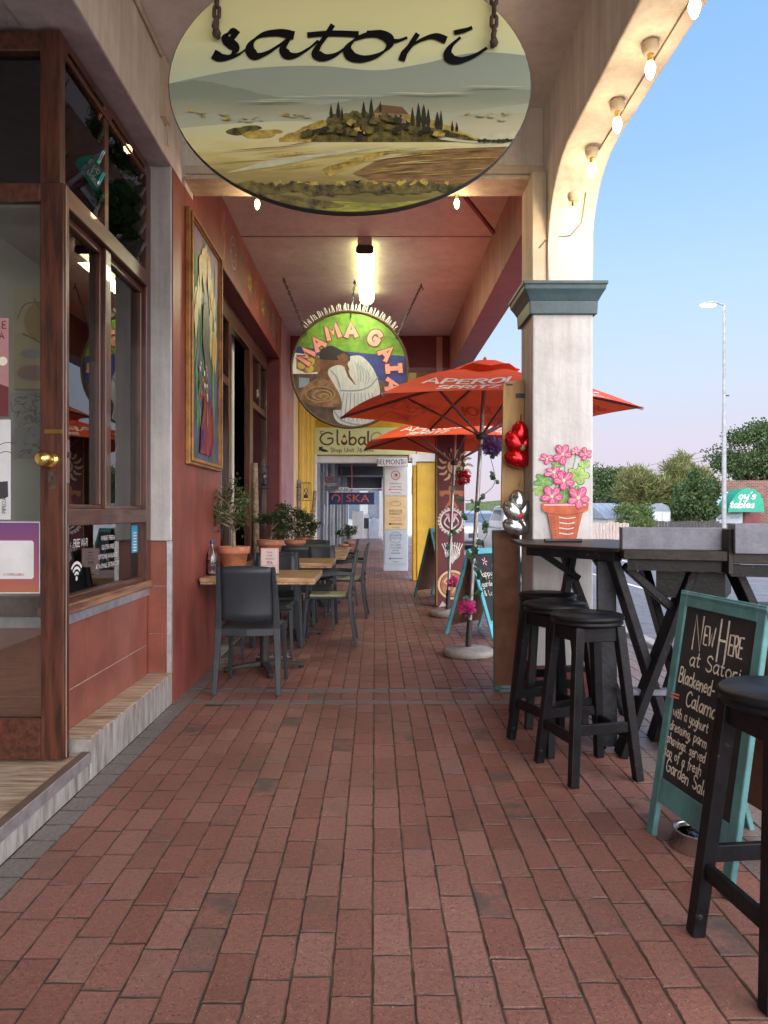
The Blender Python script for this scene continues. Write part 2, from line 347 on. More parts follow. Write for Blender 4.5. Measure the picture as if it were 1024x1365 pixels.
    def build(s, name, parent=None, bevel=0, loc=None, seg=1):
        me = bpy.data.meshes.new(name); vs = s.v
        if loc is not None: vs = [(a-loc[0], b-loc[1], c-loc[2]) for a, b, c in vs]
        me.from_pydata(vs, [], s.f)
        for mm in s.mats: me.materials.append(mm)
        me.polygons.foreach_set('material_index', s.m); me.polygons.foreach_set('use_smooth', s.sm); me.update()
        o = bpy.data.objects.new(name, me); COL.objects.link(o)
        if loc is not None: o.location = loc
        if parent is not None: o.parent = parent
        if bevel:
            b = o.modifiers.new('bevel', 'BEVEL'); b.width = bevel; b.segments = seg; b.limit_method = 'ANGLE'; b.angle_limit = R(50)
        return o
def tag(o, label=None, cat=None, group=None, kind=None):
    for k, v in (('label', label), ('category', cat), ('group', group), ('kind', kind)):
        if v: o[k] = v
    return o
def thing(name, label, cat, loc=(0, 0, 0), rz=0, group=None):
    o = bpy.data.objects.new(name, None); o.empty_display_size = .1; COL.objects.link(o); o.location = loc; o.rotation_euler.z = rz
    return tag(o, label, cat, group)
def dup(o, parent=None):
    c = o.copy(); COL.objects.link(c)
    if parent is not None: c.parent = parent
    for ch in [q for q in bpy.data.objects if q.parent == o]: dup(ch, c)
    return c
def px(x, y, Y): return ((x-CX)*Y/F, H+(CY-y)*Y/F)       # photo pixel -> X, Z at depth Y
def xz(Y, o=0): return Frame((0, Y-o, 0), (1, 0, 0), (0, 0, 1), (0, -1, 0))   # plane facing the camera
def PP(pts, Y): return [px(a, b, Y) for a, b in pts]
def clip_convex(poly, clip):
    out_ = poly
    for i in range(len(clip)):
        a = clip[i]; b = clip[(i+1) % len(clip)]; inp = out_; out_ = []
        if not inp: return []
        def ins(p): return (b[0]-a[0])*(p[1]-a[1])-(b[1]-a[1])*(p[0]-a[0]) >= 0
        for j in range(len(inp)):
            p, q = inp[j-1], inp[j]
            if ins(p) != ins(q):
                d1 = (b[0]-a[0])*(p[1]-a[1])-(b[1]-a[1])*(p[0]-a[0]); d2 = (b[0]-a[0])*(q[1]-a[1])-(b[1]-a[1])*(q[0]-a[0]); t = d1/(d1-d2)
                out_.append((p[0]+(q[0]-p[0])*t, p[1]+(q[1]-p[1])*t))
            if ins(q): out_.append(q)
    return out_

GL = {' ': (3, []), 'A': (6, ["/0 0,3 9,6 0", "/1 3,5 3"]), 'B': (5, ["/0 0,0 9", "0 9,3 9,4.4 7,3 5,0 4.8", "0 4.8,4 4.6,5 2.5,3.8 .2,0 0"]),
 'C': (5, ["5.5 7.6,3.4 9,.8 7.5,0 4.5,.8 1.3,3.4 0,5.5 1.4"]), 'D': (5.5, ["/0 0,0 9", "0 9,3.5 8.6,5.4 4.5,3.5 .4,0 0"]), 'E': (4.6, ["/4.6 9,0 9,0 0,4.6 0", "/0 4.6,3.8 4.6"]),
 'F': (4.5, ["/4.5 9,0 9,0 0", "/0 4.6,3.6 4.6"]), 'G': (6, ["5.6 7.6,3.4 9,.8 7.6,0 4.5,.8 1.2,3.2 0,5.4 1.2,5.6 4", "/5.7 4,3.2 4"]), 'H': (5.4, ["/0 0,0 9", "/5.4 0,5.4 9", "/0 4.6,5.4 4.6"]),
 'I': (1, ["/.5 0,.5 9"]), 'J': (4, ["4 9,4 2.4,2.4 0,.6 .4,0 2"]), 'K': (5, ["/0 0,0 9", "/5 9,0 4.2", "/1.2 5.3,5 0"]), 'L': (4.3, ["/0 9,0 0,4.3 0"]), 'M': (7, ["/0 0,.6 9,3.5 3,6.4 9,7 0"]),
 'N': (5.6, ["/0 0,0 9,5.6 0,5.6 9"]), 'O': (6, ["3 9,.8 7.7,0 4.5,.8 1.3,3 0,5.2 1.3,6 4.5,5.2 7.7,3 9"]), 'P': (5, ["/0 0,0 9", "0 9,3.4 9,5 6.8,3.4 4.5,0 4.3"]), 'R': (5, ["/0 0,0 9", "0 9,3.4 9,4.8 6.9,3.4 4.8,0 4.6", "/2 4.7,5 0"]),
 'S': (5, ["4.8 7.7,2.8 9,.6 8,.5 5.9,2.6 4.7,4.6 3.4,4.6 1.2,2.4 0,0 1.3"]), 'T': (5.4, ["/0 9,5.4 9", "/2.7 9,2.7 0"]), 'U': (5.4, ["0 9,0 3,1 .6,2.7 0,4.4 .6,5.4 3,5.4 9"]), 'V': (6, ["/0 9,3 0,6 9"]), 'W': (8, ["/0 9,2 0,4 6.4,6 0,8 9"]),
 'X': (5, ["/0 0,5 9", "/0 9,5 0"]), 'Y': (5, ["/0 9,2.5 4.6,5 9", "/2.5 4.6,2.5 0"]), 'Z': (5, ["/0 9,5 9,0 0,5 0"]),
 'a': (4.2, ["4 4.2,2.2 5,.4 3.6,.2 1.4,1.6 0,3.2 1,4 3", "4.1 5,4 2,4.2 .3,5 0"]), 'b': (4.2, ["/0 9,0 0", "0 3,1.8 4.8,3.8 4,4.2 2,3 .2,1.2 0,0 1.4"]), 'c': (3.8, ["3.8 4.2,2 5,.3 3.6,.3 1.4,1.8 0,3.8 .8"]),
 'd': (4.2, ["4 3.6,2.2 5,.4 3.7,.2 1.4,1.7 0,3.4 1,4 3", "/4.1 9,4.1 0"]), 'e': (4, ["0.2 2.6,3.9 3,3.2 4.7,1.6 5,.2 3.4,.3 1.2,1.9 0,4 .9"]), 'f': (3.2, ["3.6 8.6,2.4 9,1.5 7.5,1.5 0,1.2 -2", "/0 4.7,3.2 4.7"]),
 'g': (4.2, ["4 4,2.2 5,.4 3.7,.2 1.6,1.7 .2,3.4 1.2,4 3", "4.1 5,4.1 -2,2.4 -3.9,.2 -3"]), 'h': (4.2, ["/0 9,0 0", "0 3,1.6 4.8,3.4 4.6,4 3,4 0"]), 'i': (1, ["/.5 5,.5 0", ".5 6.9"]), 'j': (1.5, ["1 5,1 -2,-.4 -3.6", "1 6.9"]),
 'k': (4, ["/0 9,0 0", "/3.7 5,0 2.2", "/1 3,4 0"]), 'l': (1.4, [".4 9,.4 1.2,1.5 0"]), 'm': (6.6, ["/0 5,0 0", "0 3,1.4 4.9,3 4.6,3.3 3,3.3 0", "3.3 3,4.7 4.9,6.2 4.6,6.6 3,6.6 0"]), 'n': (4.2, ["/0 5,0 0", "0 3,1.6 4.9,3.4 4.6,4 3,4 0"]),
 'o': (4.2, ["2.1 5,.4 3.9,.2 1.6,2 0,4 1.4,4 3.7,2.1 5"]), 'p': (4.2, ["/0 5,0 -4", "0 3,1.8 4.9,3.8 4,4.1 2,3 .2,1.2 0,0 1.2"]), 'r': (3, ["/0 5,0 0", "0 2.8,1.2 4.7,3 4.9"]),
 's': (3.6, ["3.4 4.2,2 5,.5 4.2,.9 3,2.8 2.2,3.4 1,2 0,0 .7"]), 't': (3.2, ["1.4 7.6,1.4 1.2,2.4 0,3.4 .5", "/0 5,3.2 5"]), 'u': (4.2, ["0 5,0 1.6,1.2 0,3 .5,4 2", "/4.1 5,4.1 0"]), 'v': (4, ["/0 5,2 0,4 5"]),
 'w': (5.6, ["/0 5,1.4 0,2.8 3.8,4.2 0,5.6 5"]), 'x': (4, ["/0 0,4 5", "/0 5,4 0"]), 'y': (4.2, ["0 5,.2 2,1.8 .6,3.6 2", "4.1 5,4 -1.4,2.4 -3.8,.4 -3"]), 'z': (4, ["/0 5,4 5,0 0,4 0"]),
 '.': (1, [".4 .1"]), ',': (1, ["/.8 .6,.2 -1.4"]), '-': (3, ["/0 3,3 3.2"]), "'": (1, ["/.6 9,.4 7"]), '&': (5, ["5 0,1 6,1.6 8.8,3.4 8,2.6 5.6,.4 3.4,.6 .8,2.8 0,5 3.4"]),
 '7': (4.4, ["/0 9,4.4 9,1.4 0"]), '6': (4.4, ["4 8.4,1.4 7,.1 3,1 .4,3 0,4.4 2,3.4 4.6,1.4 4.8,.2 3"])}
# ================================================================== GROUND
def brickground():
    m = bpy.data.materials.new('brick_paving'); m.use_nodes = True; t = m.node_tree; b = t.nodes['Principled BSDF']; n = t.nodes.new; l = t.links.new
    a = n('ShaderNodeAttribute'); a.attribute_name = 'rnd'; k = n('ShaderNodeAttribute'); k.attribute_name = 'grey'; dk = n('ShaderNodeAttribute'); dk.attribute_name = 'patch'
    r = n('ShaderNodeValToRGB'); r.color_ramp.elements[0].color = (.19, .084, .064, 1); r.color_ramp.elements[1].color = (.33, .165, .125, 1)
    for p, c in ((.25, (.235, .099, .074)), (.5, (.27, .118, .088)), (.8, (.30, .148, .12))): e = r.color_ramp.elements.new(p); e.color = (*c, 1)
    l(a.outputs['Fac'], r.inputs[0])
    gr = n('ShaderNodeMix'); gr.data_type = 'RGBA'; l(k.outputs['Fac'], gr.inputs[0]); l(r.outputs[0], gr.inputs[6]); gr.inputs[7].default_value = (.20, .19, .18, 1)
    g = n('ShaderNodeTexCoord')
    n1 = n('ShaderNodeTexNoise'); n1.inputs['Scale'].default_value = 1.3; n1.inputs['Detail'].default_value = 5; l(g.outputs['Object'], n1.inputs[0])
    n2 = n('ShaderNodeTexNoise'); n2.inputs['Scale'].default_value = 55; n2.inputs['Detail'].default_value = 6; n2.inputs['Roughness'].default_value = .75; l(g.outputs['Object'], n2.inputs[0])
    def mr(src, a0, a1, b0, b1):
        q = n('ShaderNodeMapRange'); l(src, q.inputs[0]); q.inputs[1].default_value = a0; q.inputs[2].default_value = a1; q.inputs[3].default_value = b0; q.inputs[4].default_value = b1; return q.outputs[0]
    s1 = mr(n1.outputs[0], .3, .7, .80, 1.15); s2 = mr(n2.outputs[0], .3, .7, .70, 1.22)
    mm = n('ShaderNodeMath'); mm.operation = 'MULTIPLY'; l(s1, mm.inputs[0]); l(s2, mm.inputs[1])
    vs = n('ShaderNodeVectorMath'); vs.operation = 'SCALE'; l(gr.outputs[2], vs.inputs[0]); l(mm.outputs[0], vs.inputs['Scale'])
    # pitted specks and dark wear
    vo = n('ShaderNodeTexNoise'); vo.inputs['Scale'].default_value = 130; vo.inputs['Detail'].default_value = 2; l(g.outputs['Object'], vo.inputs[0])
    sp_ = mr(vo.outputs[0], .62, .68, 0, .8)
    d1 = n('ShaderNodeMix'); d1.data_type = 'RGBA'; l(sp_, d1.inputs[0]); l(vs.outputs[0], d1.inputs[6]); d1.inputs[7].default_value = (.045, .03, .028, 1)
    wh = n('ShaderNodeTexNoise'); wh.inputs['Scale'].default_value = 170; wh.inputs['Detail'].default_value = 1; l(g.outputs['Object'], wh.inputs[0])
    wf = mr(wh.outputs[0], .68, .74, 0, .5)
    d2 = n('ShaderNodeMix'); d2.data_type = 'RGBA'; l(wf, d2.inputs[0]); l(d1.outputs[2], d2.inputs[6]); d2.inputs[7].default_value = (.55, .5, .46, 1)
    n3 = n('ShaderNodeTexNoise'); n3.inputs['Scale'].default_value = 11; n3.inputs['Detail'].default_value = 5; l(g.outputs['Object'], n3.inputs[0])
    pt = mr(n3.outputs[0], .42, .58, 0, 1); pm = n('ShaderNodeMath'); pm.operation = 'MULTIPLY'; l(pt, pm.inputs[0]); l(dk.outputs['Fac'], pm.inputs[1])
    d3 = n('ShaderNodeMix'); d3.data_type = 'RGBA'; l(pm.outputs[0], d3.inputs[0]); l(d2.outputs[2], d3.inputs[6]); d3.inputs[7].default_value = (.095, .080, .074, 1)
    ea = n('ShaderNodeAttribute'); ea.attribute_name = 'edge'; em = n('ShaderNodeMath'); em.operation = 'MULTIPLY'; em.inputs[1].default_value = .48; l(ea.outputs['Fac'], em.inputs[0])  # bevel faces darkened by colour to offset the glow they catch
    d4 = n('ShaderNodeMix'); d4.data_type = 'RGBA'; l(em.outputs[0], d4.inputs[0]); l(d3.outputs[2], d4.inputs[6]); d4.inputs[7].default_value = (.045, .035, .028, 1); l(d4.outputs[2], b.inputs['Base Color'])
    rr = mr(n1.outputs[0], .35, .65, .34, .60); l(rr, b.inputs['Roughness'])
    bp = n('ShaderNodeBump'); bp.inputs['Strength'].default_value = .8; bp.inputs['Distance'].default_value = .005; l(n2.outputs[0], bp.inputs['Height'])
    b2 = n('ShaderNodeBump'); b2.inputs['Strength'].default_value = .5; b2.inputs['Distance'].default_value = .003; b2.invert = True; l(sp_, b2.inputs['Height']); l(bp.outputs[0], b2.inputs['Normal']); l(b2.outputs[0], b.inputs['Normal'])
    return m
def paving():
    rs = random.Random(3); vs = []; fs = []; rn = []; gy = []; pa = []; ed = []
    def brick(x0, x1, y0, y1, grey, g=.0017):
        x0 += g; x1 -= g; y0 += g*1.9; y1 -= g*1.9
        e = .0032; dz = rs.uniform(-.0012, .0008); tx = rs.uniform(-.0008, .0008); ty = rs.uniform(-.0008, .0008); k = len(vs)
        j = lambda: rs.uniform(-.0019, .0019)
        mx_ = (x0+x1)/2; my_ = (y0+y1)/2; nl, ns_ = (5, 3) if y0 < 8 else (1, 1); c = []
        cs_ = [(x0, y0), (x1, y0), (x1, y1), (x0, y1)]
        for q in range(4):
            a, b_ = cs_[q], cs_[(q+1) % 4]; nn = nl if q % 2 else ns_
            for h in range(nn):
                f = h/nn; c.append((a[0]+(b_[0]-a[0])*f+j(), a[1]+(b_[1]-a[1])*f+j()*.8))
        n_ = len(c)
        for a, b_ in c: vs.append((a, b_, -.012))
        for a, b_ in c: vs.append((a, b_, -.0024))
        for a, b_ in c:
            vs.append((a-(a-mx_)/(x1-mx_)*e*rs.uniform(.6, 1.5), b_-(b_-my_)/(y1-my_)*e*rs.uniform(.6, 1.3), dz+(tx if a < mx_ else -tx)+(ty if b_ < my_ else -ty)))
        for i in range(n_):
            h = (i+1) % n_; fs.append((k+i, k+h, k+n_+h, k+n_+i)); fs.append((k+n_+i, k+n_+h, k+2*n_+h, k+2*n_+i))
        fs.append(tuple(range(k+2*n_, k+3*n_))); r_ = min(1, max(0, rs.gauss(.52, .15))); p_ = .85 if rs.random() < .022 else (.3 if rs.random() < .10 else 0.0)
        m__ = 2*n_+1; ed.extend([1.0]*(2*n_)+[0.0]); rn.extend([r_]*m__); gy.extend([grey]*m__); pa.extend([p_]*m__)
    W_ = .1075; Ln = .198
    # dark edging course along the wall
    y = -3
    while y < 22: brick(-1.302, -1.190, y, y+.135, .9); y += .135
    nx = int((2.55+1.19)/W_)
    for i in range(nx):
        x0 = -1.19 + i*W_; 
        y = -3 - rs.uniform(0, Ln)+(Ln/2 if i % 2 else 0)
        grey = 0 if x0 < 1.28 else .62  # street side greyed: sky light there put into the brick colour
        while y < 36:
            l_ = Ln*(1+rs.uniform(-.015, .015)); a, b_ = y, y+l_
            segs = [(a, b_)]
            if x0 < 1.28:  # two grey cross courses with a red one between
                if b_ > 4.56 and a < 4.96:
                    segs = []
                    if a < 4.50: segs.append((a, 4.56))
                    if b_ > 5.02: segs.append((4.96, b_))
            for (p, q) in segs: brick(x0, x0+W_, p, q, grey + (rs.uniform(0, .22) if grey == 0 and rs.random() < .12 else 0))
            y += l_
    for (ya, yb, g_) in ((4.56, 4.665, .85), (4.665, 4.855, 0), (4.855, 4.96, .85)):
        x = -1.19
        while x < 1.25:
            w_ = .214 if g_ else .107; brick(x, min(x+w_, 1.30), ya, yb, g_); x += w_
    # beyond the street crossing, plain far bricks continue (same sheet)
    me = bpy.data.meshes.new('sidewalk'); me.from_pydata(vs, [], fs)
    for nm, dt in (('rnd', rn), ('grey', gy), ('patch', pa), ('edge', ed)):
        at = me.attributes.new(nm, 'FLOAT', 'FACE'); at.data.foreach_set('value', dt)
    me.materials.append(brickground()); me.update()
    o = bpy.data.objects.new('sidewalk', me); COL.objects.link(o); o['kind'] = 'structure'
    return o
paving()
jm = mat('joint_sand', (.075, .055, .042), .95, c2=(.020, .024, .014), ns=7)
tag(MB().box(-1.31, 2.555, -3.2, 36, -.30, -.0030, jm).build('sidewalk_bed'), kind='structure')
tag(MB().box(2.56, 2.70, -8, 60, -.30, .004, 'kerb_stone').build('kerb', bevel=.012), kind='structure')
rd = MB(); rd.add([(2.705, -20, -.14), (11.3, -20, -.14), (11.3, 300, -.14), (2.705, 300, -.14)], [(0, 1, 2, 3)], 'asphalt')
tag(rd.build('road'), kind='structure')
ln = MB()
for k in range(40): ln.add([(6.9, -6+k*5, -.135), (7.02, -6+k*5, -.135), (7.02, -3+k*5, -.135), (6.9, -3+k*5, -.135)], [(0, 1, 2, 3)], 'road_white')
ln.add([(4.75, -20, -.135), (4.85, -20, -.135), (4.85, 120, -.135), (4.75, 120, -.135)], [(0, 1, 2, 3)], 'road_white')
tag(ln.build('road_marking'), kind='structure')
tag(MB().box(11.31, 11.46, -20, 120, -.3, .0, 'kerb_stone').build('kerb', bevel=.012), kind='structure')
tag(MB().box(11.47, 13.6, -20, 120, -.3, -.005, 'concrete').build('pavement'), kind='structure')
gm = mat('earth', (.16, .16, .10), .95, .2, .3)
g_ = MB(); xs_ = [(-400, -.31), (13.7, -.31), (19, -1.3), (24, -2.2), (400, -2.2)]; g_.add([(x_, y_, z_) for y_ in (-60, 800) for x_, z_ in xs_], [(i, i+1, i+6, i+5) for i in range(4)], gm); tag(g_.build('ground'), kind='structure')
tag(MB().box(-2.2, 2.5, 36.1, 120, -.3, -.012, 'kerb_stone').build('far_sidewalk'), kind='structure')

# ================================================================== CAFE (near left) BUILDING
cafe = thing('cafe_building', 'near shopfront with tall mahogany frames, terracotta tiled base and cream arcade ceiling above the walkway', 'building')
XW = -1.30; XS = -1.45; ZC = 4.0; ZS = 3.44
FL = lambda x: Frame((x, 0, 0), (0, 1, 0), (0, 0, 1), (1, 0, 0))    # plane facing the walkway from the left
# fascia (cream) and grey soffit behind it
MB().box(-1.60, XW, -3, 4.80, ZS+.003, 4.3, 'plaster_cream').build('fascia', cafe)
MB().box(-3.2, -1.603, -3, 4.60, ZS+.003, 3.7, 'soffit_grey').box(-1.603, XW-.004, -3, 4.55, ZS-.004, ZS+.002, 'soffit_grey').build('soffit', cafe)
c_ = MB().box(XW, 1.155, -3, 5.02, ZC, ZC+.12, 'ceiling_front'); c_.build('ceiling', cafe)
MB().tube([(XW+.015, -2, 3.99), (XW+.015, 4.3, 3.985)], .012, 'cream_trim', 8).box(XW, XW+.035, 4.30, 4.42, 3.62, 3.98, 'cream_trim').tube([(XW+.02, 4.4, 3.63), (XW+.02, 4.42, 3.5)], .008, 'cream_trim', 6).build('conduit', cafe)
# pilaster: white plaster above, tile below
p_ = MB().box(XS, XW-.001, 4.55, 4.572, 1.045, ZS, 'plaster_white'); p_.build('pilaster', cafe, bevel=.006)
t_ = MB().box(XS+.004, XW-.012, 4.558, 4.571, .2, 1.04, 'grout')
for a, b in ((.203, .45), (.455, .755), (.76, 1.04)): t_.box(XS+.002, XW-.026, 4.550, 4.556, a, b, 'tile_red')
t_.build('pilaster_tile', cafe)
MB().box(XW-.03, XW+.002, 4.545, 4.60, .2, 1.045, 'aluminium').build('corner_strip', cafe, bevel=.002)
# tiled base below the window (facing walkway) and return (facing camera)
t_ = MB().box(XS-.12, XS-.004, 3.262, 4.548, .13, .70, 'grout').box(-3.0, XS-.004, 3.262, 3.36, .13, .70, 'grout')
ys = [3.2635, 3.585, 3.885, 4.187, 4.487, 4.548]
for a, b in zip(ys, ys[1:]):
    for z0, z1 in ((.132, .383), (.387, .697)): t_.box(XS-.008, XS, a+.003, b-.003, z0+.001, z1-.001, 'tile_red')
x = XS
while x > -3:
    for z0, z1 in ((.132, .383), (.387, .697)): t_.box(max(x-.298, -3), x-.0015, 3.252, 3.259, z0, z1, 'tile_red')
    x -= .3
t_.build('tile_panel', cafe, bevel=.0012)
MB().box(XS-.1, XS+.012, 3.262, 4.548, .70, .752, 'aluminium').box(-3.0, XS+.012, 3.240, 3.2615, .70, .752, 'aluminium').build('tile_edging', cafe, bevel=.002)
# steps: threshold and ledge
MB().box(-3.0, -1.345, -.5, 3.25, -.02, .128, 'step_wood_top').build('threshold', cafe)
MB().box(-1.344, XW-.003, -.5, 3.262, 0, .082, 'step_wood').box(-1.344, -1.304, -.5, 3.262, .126, .133, 'nosing_brown').box(-1.303, XW+.002, -.5, 3.262, .082, .134, 'aluminium').build('threshold_nosing', cafe, bevel=.002)
l_ = MB().box(XS, XW-.002, 3.266, 4.57, 0, .188, 'step_wood').box(XS-.0, XW, 3.264, 4.57, .19, .200, 'step_wood_top'); l_.build('ledge', cafe, bevel=.002)
# ---- big window on plane XS (facing walkway)
win = MB(); wn = 'mahogany'
Y0, Y1 = 3.27, 4.545
win.box(XS-.07, XS+.02, Y0-.04, Y0+.022, .80, 3.42, wn)                      # corner post
win.box(XS-.07, XS+.02, Y1-.085, Y1, .80, 3.42, wn)
win.box(XS-.07, XS+.022, Y0+.022, Y1-.085, 3.33, 3.42, 'mahogany_h')
win.box(XS-.07, XS+.03, Y0+.022, Y1-.085, 2.64, 2.735, 'mahogany_h')
win.box(XS-.06, XS+.015, 3.785, 3.84, 2.735, 3.33, wn)
win.box(XS-.06, XS+.015, 3.80, 3.875, 1.245, 2.64, wn)
win.box(XS-.07, XS+.02, Y0+.022, Y1-.085, 1.165, 1.245, 'mahogany_h')
win.box(XS-.06, XS+.004, Y0+.022, Y1-.085, .80, .83, 'mahogany_h')
for a, b in ((Y0+.022, 3.80), (3.875, Y1-.085)):                              # inner beads
    win.box(XS-.05, XS-.008, a, a+.022, 1.267, 2.60, wn); win.box(XS-.05, XS-.008, b-.022, b, 1.267, 2.60, wn)
    win.box(XS-.05, XS-.008, a, b, 2.60, 2.64, 'mahogany_h'); win.box(XS-.05, XS-.008, a, b, 1.245, 1.267, 'mahogany_h')
wo = win.build('window', cafe, bevel=.004)
MB().box(XS-.08, XS+.035, Y0-.05, Y1, .753, .80, 'sill_wood').build('sill', wo, bevel=.006)
for a, b, z0, z1 in ((Y0+.045, 3.778, 1.267, 2.60), (3.897, Y1-.107, 1.267, 2.60), (Y0+.022, Y1-.085, .83, 1.165)):
    MB().box(XS-.036, XS-.031, a, b, z0, z1, 'glass').build('pane', wo)
for a, b in ((Y0+.03, 3.775), (3.85, Y1-.10)):                               # louvres
    MB().box(XS-.04, XS-.02, b-.012, b, 2.74, 3.33, 'aluminium').box(XS-.04, XS-.02, a, a+.012, 2.74, 3.33, 'aluminium').build('louvre_track', wo)
    for k in range(5):
        z = 2.79+k*.115; q = MB(); fr = Frame((XS-.03, a, z), (0, 1, 0), (.45, 0, .89))
        q.prism([(.012, -.02), (b-a-.012, -.02), (b-a-.012, .125), (.012, .125)], fr, 0, .005, 'louvre_glass')
        q.prism([(.012, -.02), (b-a-.012, -.02), (b-a-.012, -.016), (.012, -.016)], fr, -.001, .006, 'white_paint'); q.build('louvre_blade', wo); MB().box(XS-.04, XS+.0, b-.03, b-.012, z-.02, z-.008, 'iron').build('louvre_clip', wo)  # white strip paints in the bright glint along the glass edge
# window facing the camera (left of the corner post)
wf = MB(); YF = 3.26
wf.box(-3.0, XS-.0705, YF-.02, YF+.06, 3.33, 3.42, 'mahogany_h').box(-3.0, XS-.0705, YF-.02, YF+.06, 2.66, 2.73, 'mahogany_h')
wf.box(-3.0, XS-.0705, YF-.02, YF+.06, .753, .84, 'mahogany_h')
w2 = wf.build('window', cafe, bevel=.004)
MB().box(-3, XS-.0705, YF+.02, YF+.025, 2.73, 3.33, 'glass_dark').build('pane', w2); MB().box(-3, XS-.0705, YF+.02, YF+.025, .84, 2.66, 'glass').build('pane', w2)
# ---- open door leaf facing the camera
YD = 3.155; d0, d1 = -2.22, -1.368
dr = MB().box(-1.472, -1.368, YD-.022, YD+.022, .138, 2.68, wn).box(d0, d0+.1, YD-.022, YD+.022, .138, 2.68, wn)
dr.box(d0+.1, -1.472, YD-.021, YD+.021, 2.60, 2.68, 'mahogany_h').box(d0+.1, -1.472, YD-.021, YD+.021, .138, .32, 'mahogany_h')
do = dr.build('door', cafe, bevel=.005)
MB().box(d0+.1, -1.472, YD-.003, YD+.003, .32, 2.60, 'glass').build('pane', do)
MB().box(-1.3675, -1.362, YD-.018, YD+.018, .14, 2.675, 'mahogany').box(-1.3618, -1.3605, YD-.017, YD-.012, .15, 2.66, 'edge_highlight').build('door_edge', do, bevel=.001)  # thin pale line puts the worn door edge's highlight into the colour
kz = H+(683-614)*YD/F
MB().lathe([(.0, -.030), (.022, -.028), (.033, -.015), (.036, .0), (.032, .016), (.018, .028), (.012, .034), (.012, .060)], 'brass', n=20).build('door_knob', do)
kb = bpy.data.objects['door_knob']; kb.rotation_euler = (R(-90), 0, 0); kb.location = (-1.43, YD-.085, kz)
MB().lathe([(.034, 0), (.034, .006), (.02, .01)], 'brass', n=20).build('knob_rose', do)
kr = bpy.data.objects['knob_rose']; kr.rotation_euler = (R(90), 0, 0); kr.location = (-1.425, YD-.0225, kz)
MB().box(-1.435, -1.40, YD-.026, YD-.0225, kz-.13, kz-.05, 'iron').disc(-1.418, kz-.08, .007, Frame((0, YD-.0265, 0), (1, 0, 0), (0, 0, 1), (0, -1, 0)), 'ink').build('keyhole_plate', do)
MB().box(-1.3618, -1.358, YD-.014, YD+.014, kz-.10, kz+.09, 'steel').box(-1.358, -1.350, YD-.008, YD+.008, kz+.01, kz+.035, 'iron').build('lock_plate', do)
MB().box(-1.452, -1.375, YD-.027, YD-.0225, kz+.115, kz+.135, 'brass').build('door_bolt', do)
# ---- interior
it = MB().box(-6, -1.6, 8.0, 8.1, .1, 3.6, 'interior_wall').box(-6.1, -6, -1, 8.1, .1, 3.6, 'interior_wall').box(-3.1, -3.01, -3, 3.38, .0, 3.44, 'interior_wall')
it.box(-6, -1.6, 3.4, 8, .0, .12, 'step_wood_top').box(-6, -1.62, 3.46, 8, 3.45, 3.5, 'interior_dark').box(-6, XS-.15, -3, -.5, .0, 3.43, 'red_wall')
it.box(-1.60, -1.47, 4.60, 5.2, .12, 3.44, 'interior_wall').box(-2.9, -1.61, 5.45, 5.55, .12, 3.44, 'interior_wall')
it.build('interior', cafe)
# mosaic band on the interior wall (seen through the glass)
mo = MB(); fr = xz(5.44); rs = random.Random(5)
for k in range(150):
    t = rs.uniform(0, 1); a = -2.35+1.0*t; z = 3.3-2.0*t*t+rs.uniform(-.17, .17)
    c = rs.choice(['yellow_deep', 'ink', 'car_blue', 'ink', 'petal_red', 'car_blue']); q = rs.uniform(.03, .06)
    mo.poly([(a+q*math.cos(t_)*rs.uniform(.7, 1.1), z+q*math.sin(t_)*rs.uniform(.7, 1.1)) for t_ in (.3, 1.7, 3.2, 4.8)], fr, c)
mo.build('mosaic', cafe)

# posters and pictures
ps = thing('poster', 'purple social media poster with a pale blank card on the glass of the open door', 'poster', (0, 0, 0))
fr = xz(YD-.006); X0, Zb = px(-38, 790, YD); X1, Zt = px(53, 697, YD)
pg = mat('poster_purple', (.33, .10, .36), .4, .05); nt_ = pg.node_tree
tcx = nt_.nodes.new('ShaderNodeTexCoord'); sx_ = nt_.nodes.new('ShaderNodeSeparateXYZ'); nt_.links.new(tcx.outputs['Object'], sx_.inputs[0])
mr_ = nt_.nodes.new('ShaderNodeMapRange'); mr_.inputs[1].default_value = Zb; mr_.inputs[2].default_value = Zt; nt_.links.new(sx_.outputs[2], mr_.inputs[0])
rr_ = nt_.nodes.new('ShaderNodeValToRGB'); rr_.color_ramp.elements[0].color = (.42, .15, .08, 1); rr_.color_ramp.elements[1].color = (.17, .07, .22, 1); e = rr_.color_ramp.elements.new(.35); e.color = (.34, .09, .15, 1)
nt_.links.new(mr_.outputs[0], rr_.inputs[0]); nt_.links.new(rr_.outputs[0], nt_.nodes['Principled BSDF'].inputs['Base Color'])
q = MB().box(X0-.004, X1+.004, YD-.006, YD-.0035, Zb-.004, Zt+.004, 'white_paint'); q.poly([(X0, Zb), (X1, Zb), (X1, Zt), (X0, Zt)], fr, pg, .0005); q.build('sheet', ps)
q = MB(); c0 = px(-20, 772, YD); c1 = px(46, 721, YD); k = .008
q.poly([(c0[0]+k, c0[1]), (c1[0]-k, c0[1]), (c1[0], c0[1]+k), (c1[0], c1[1]-k), (c1[0]-k, c1[1]), (c0[0]+k, c1[1]), (c0[0], c1[1]-k), (c0[0], c0[1]+k)], fr, 'white_paint', .0010)
fr.k = .0014; a, b = px(20, 767.5, YD); q.text('SATORIKALKBAY', a, b, .010, fr, M['terracotta'], wd=.16, align='c'); q.build('card', ps)
ps = thing('poster', 'tall pale poster with pizza lettering on the door glass, above the purple poster', 'poster')
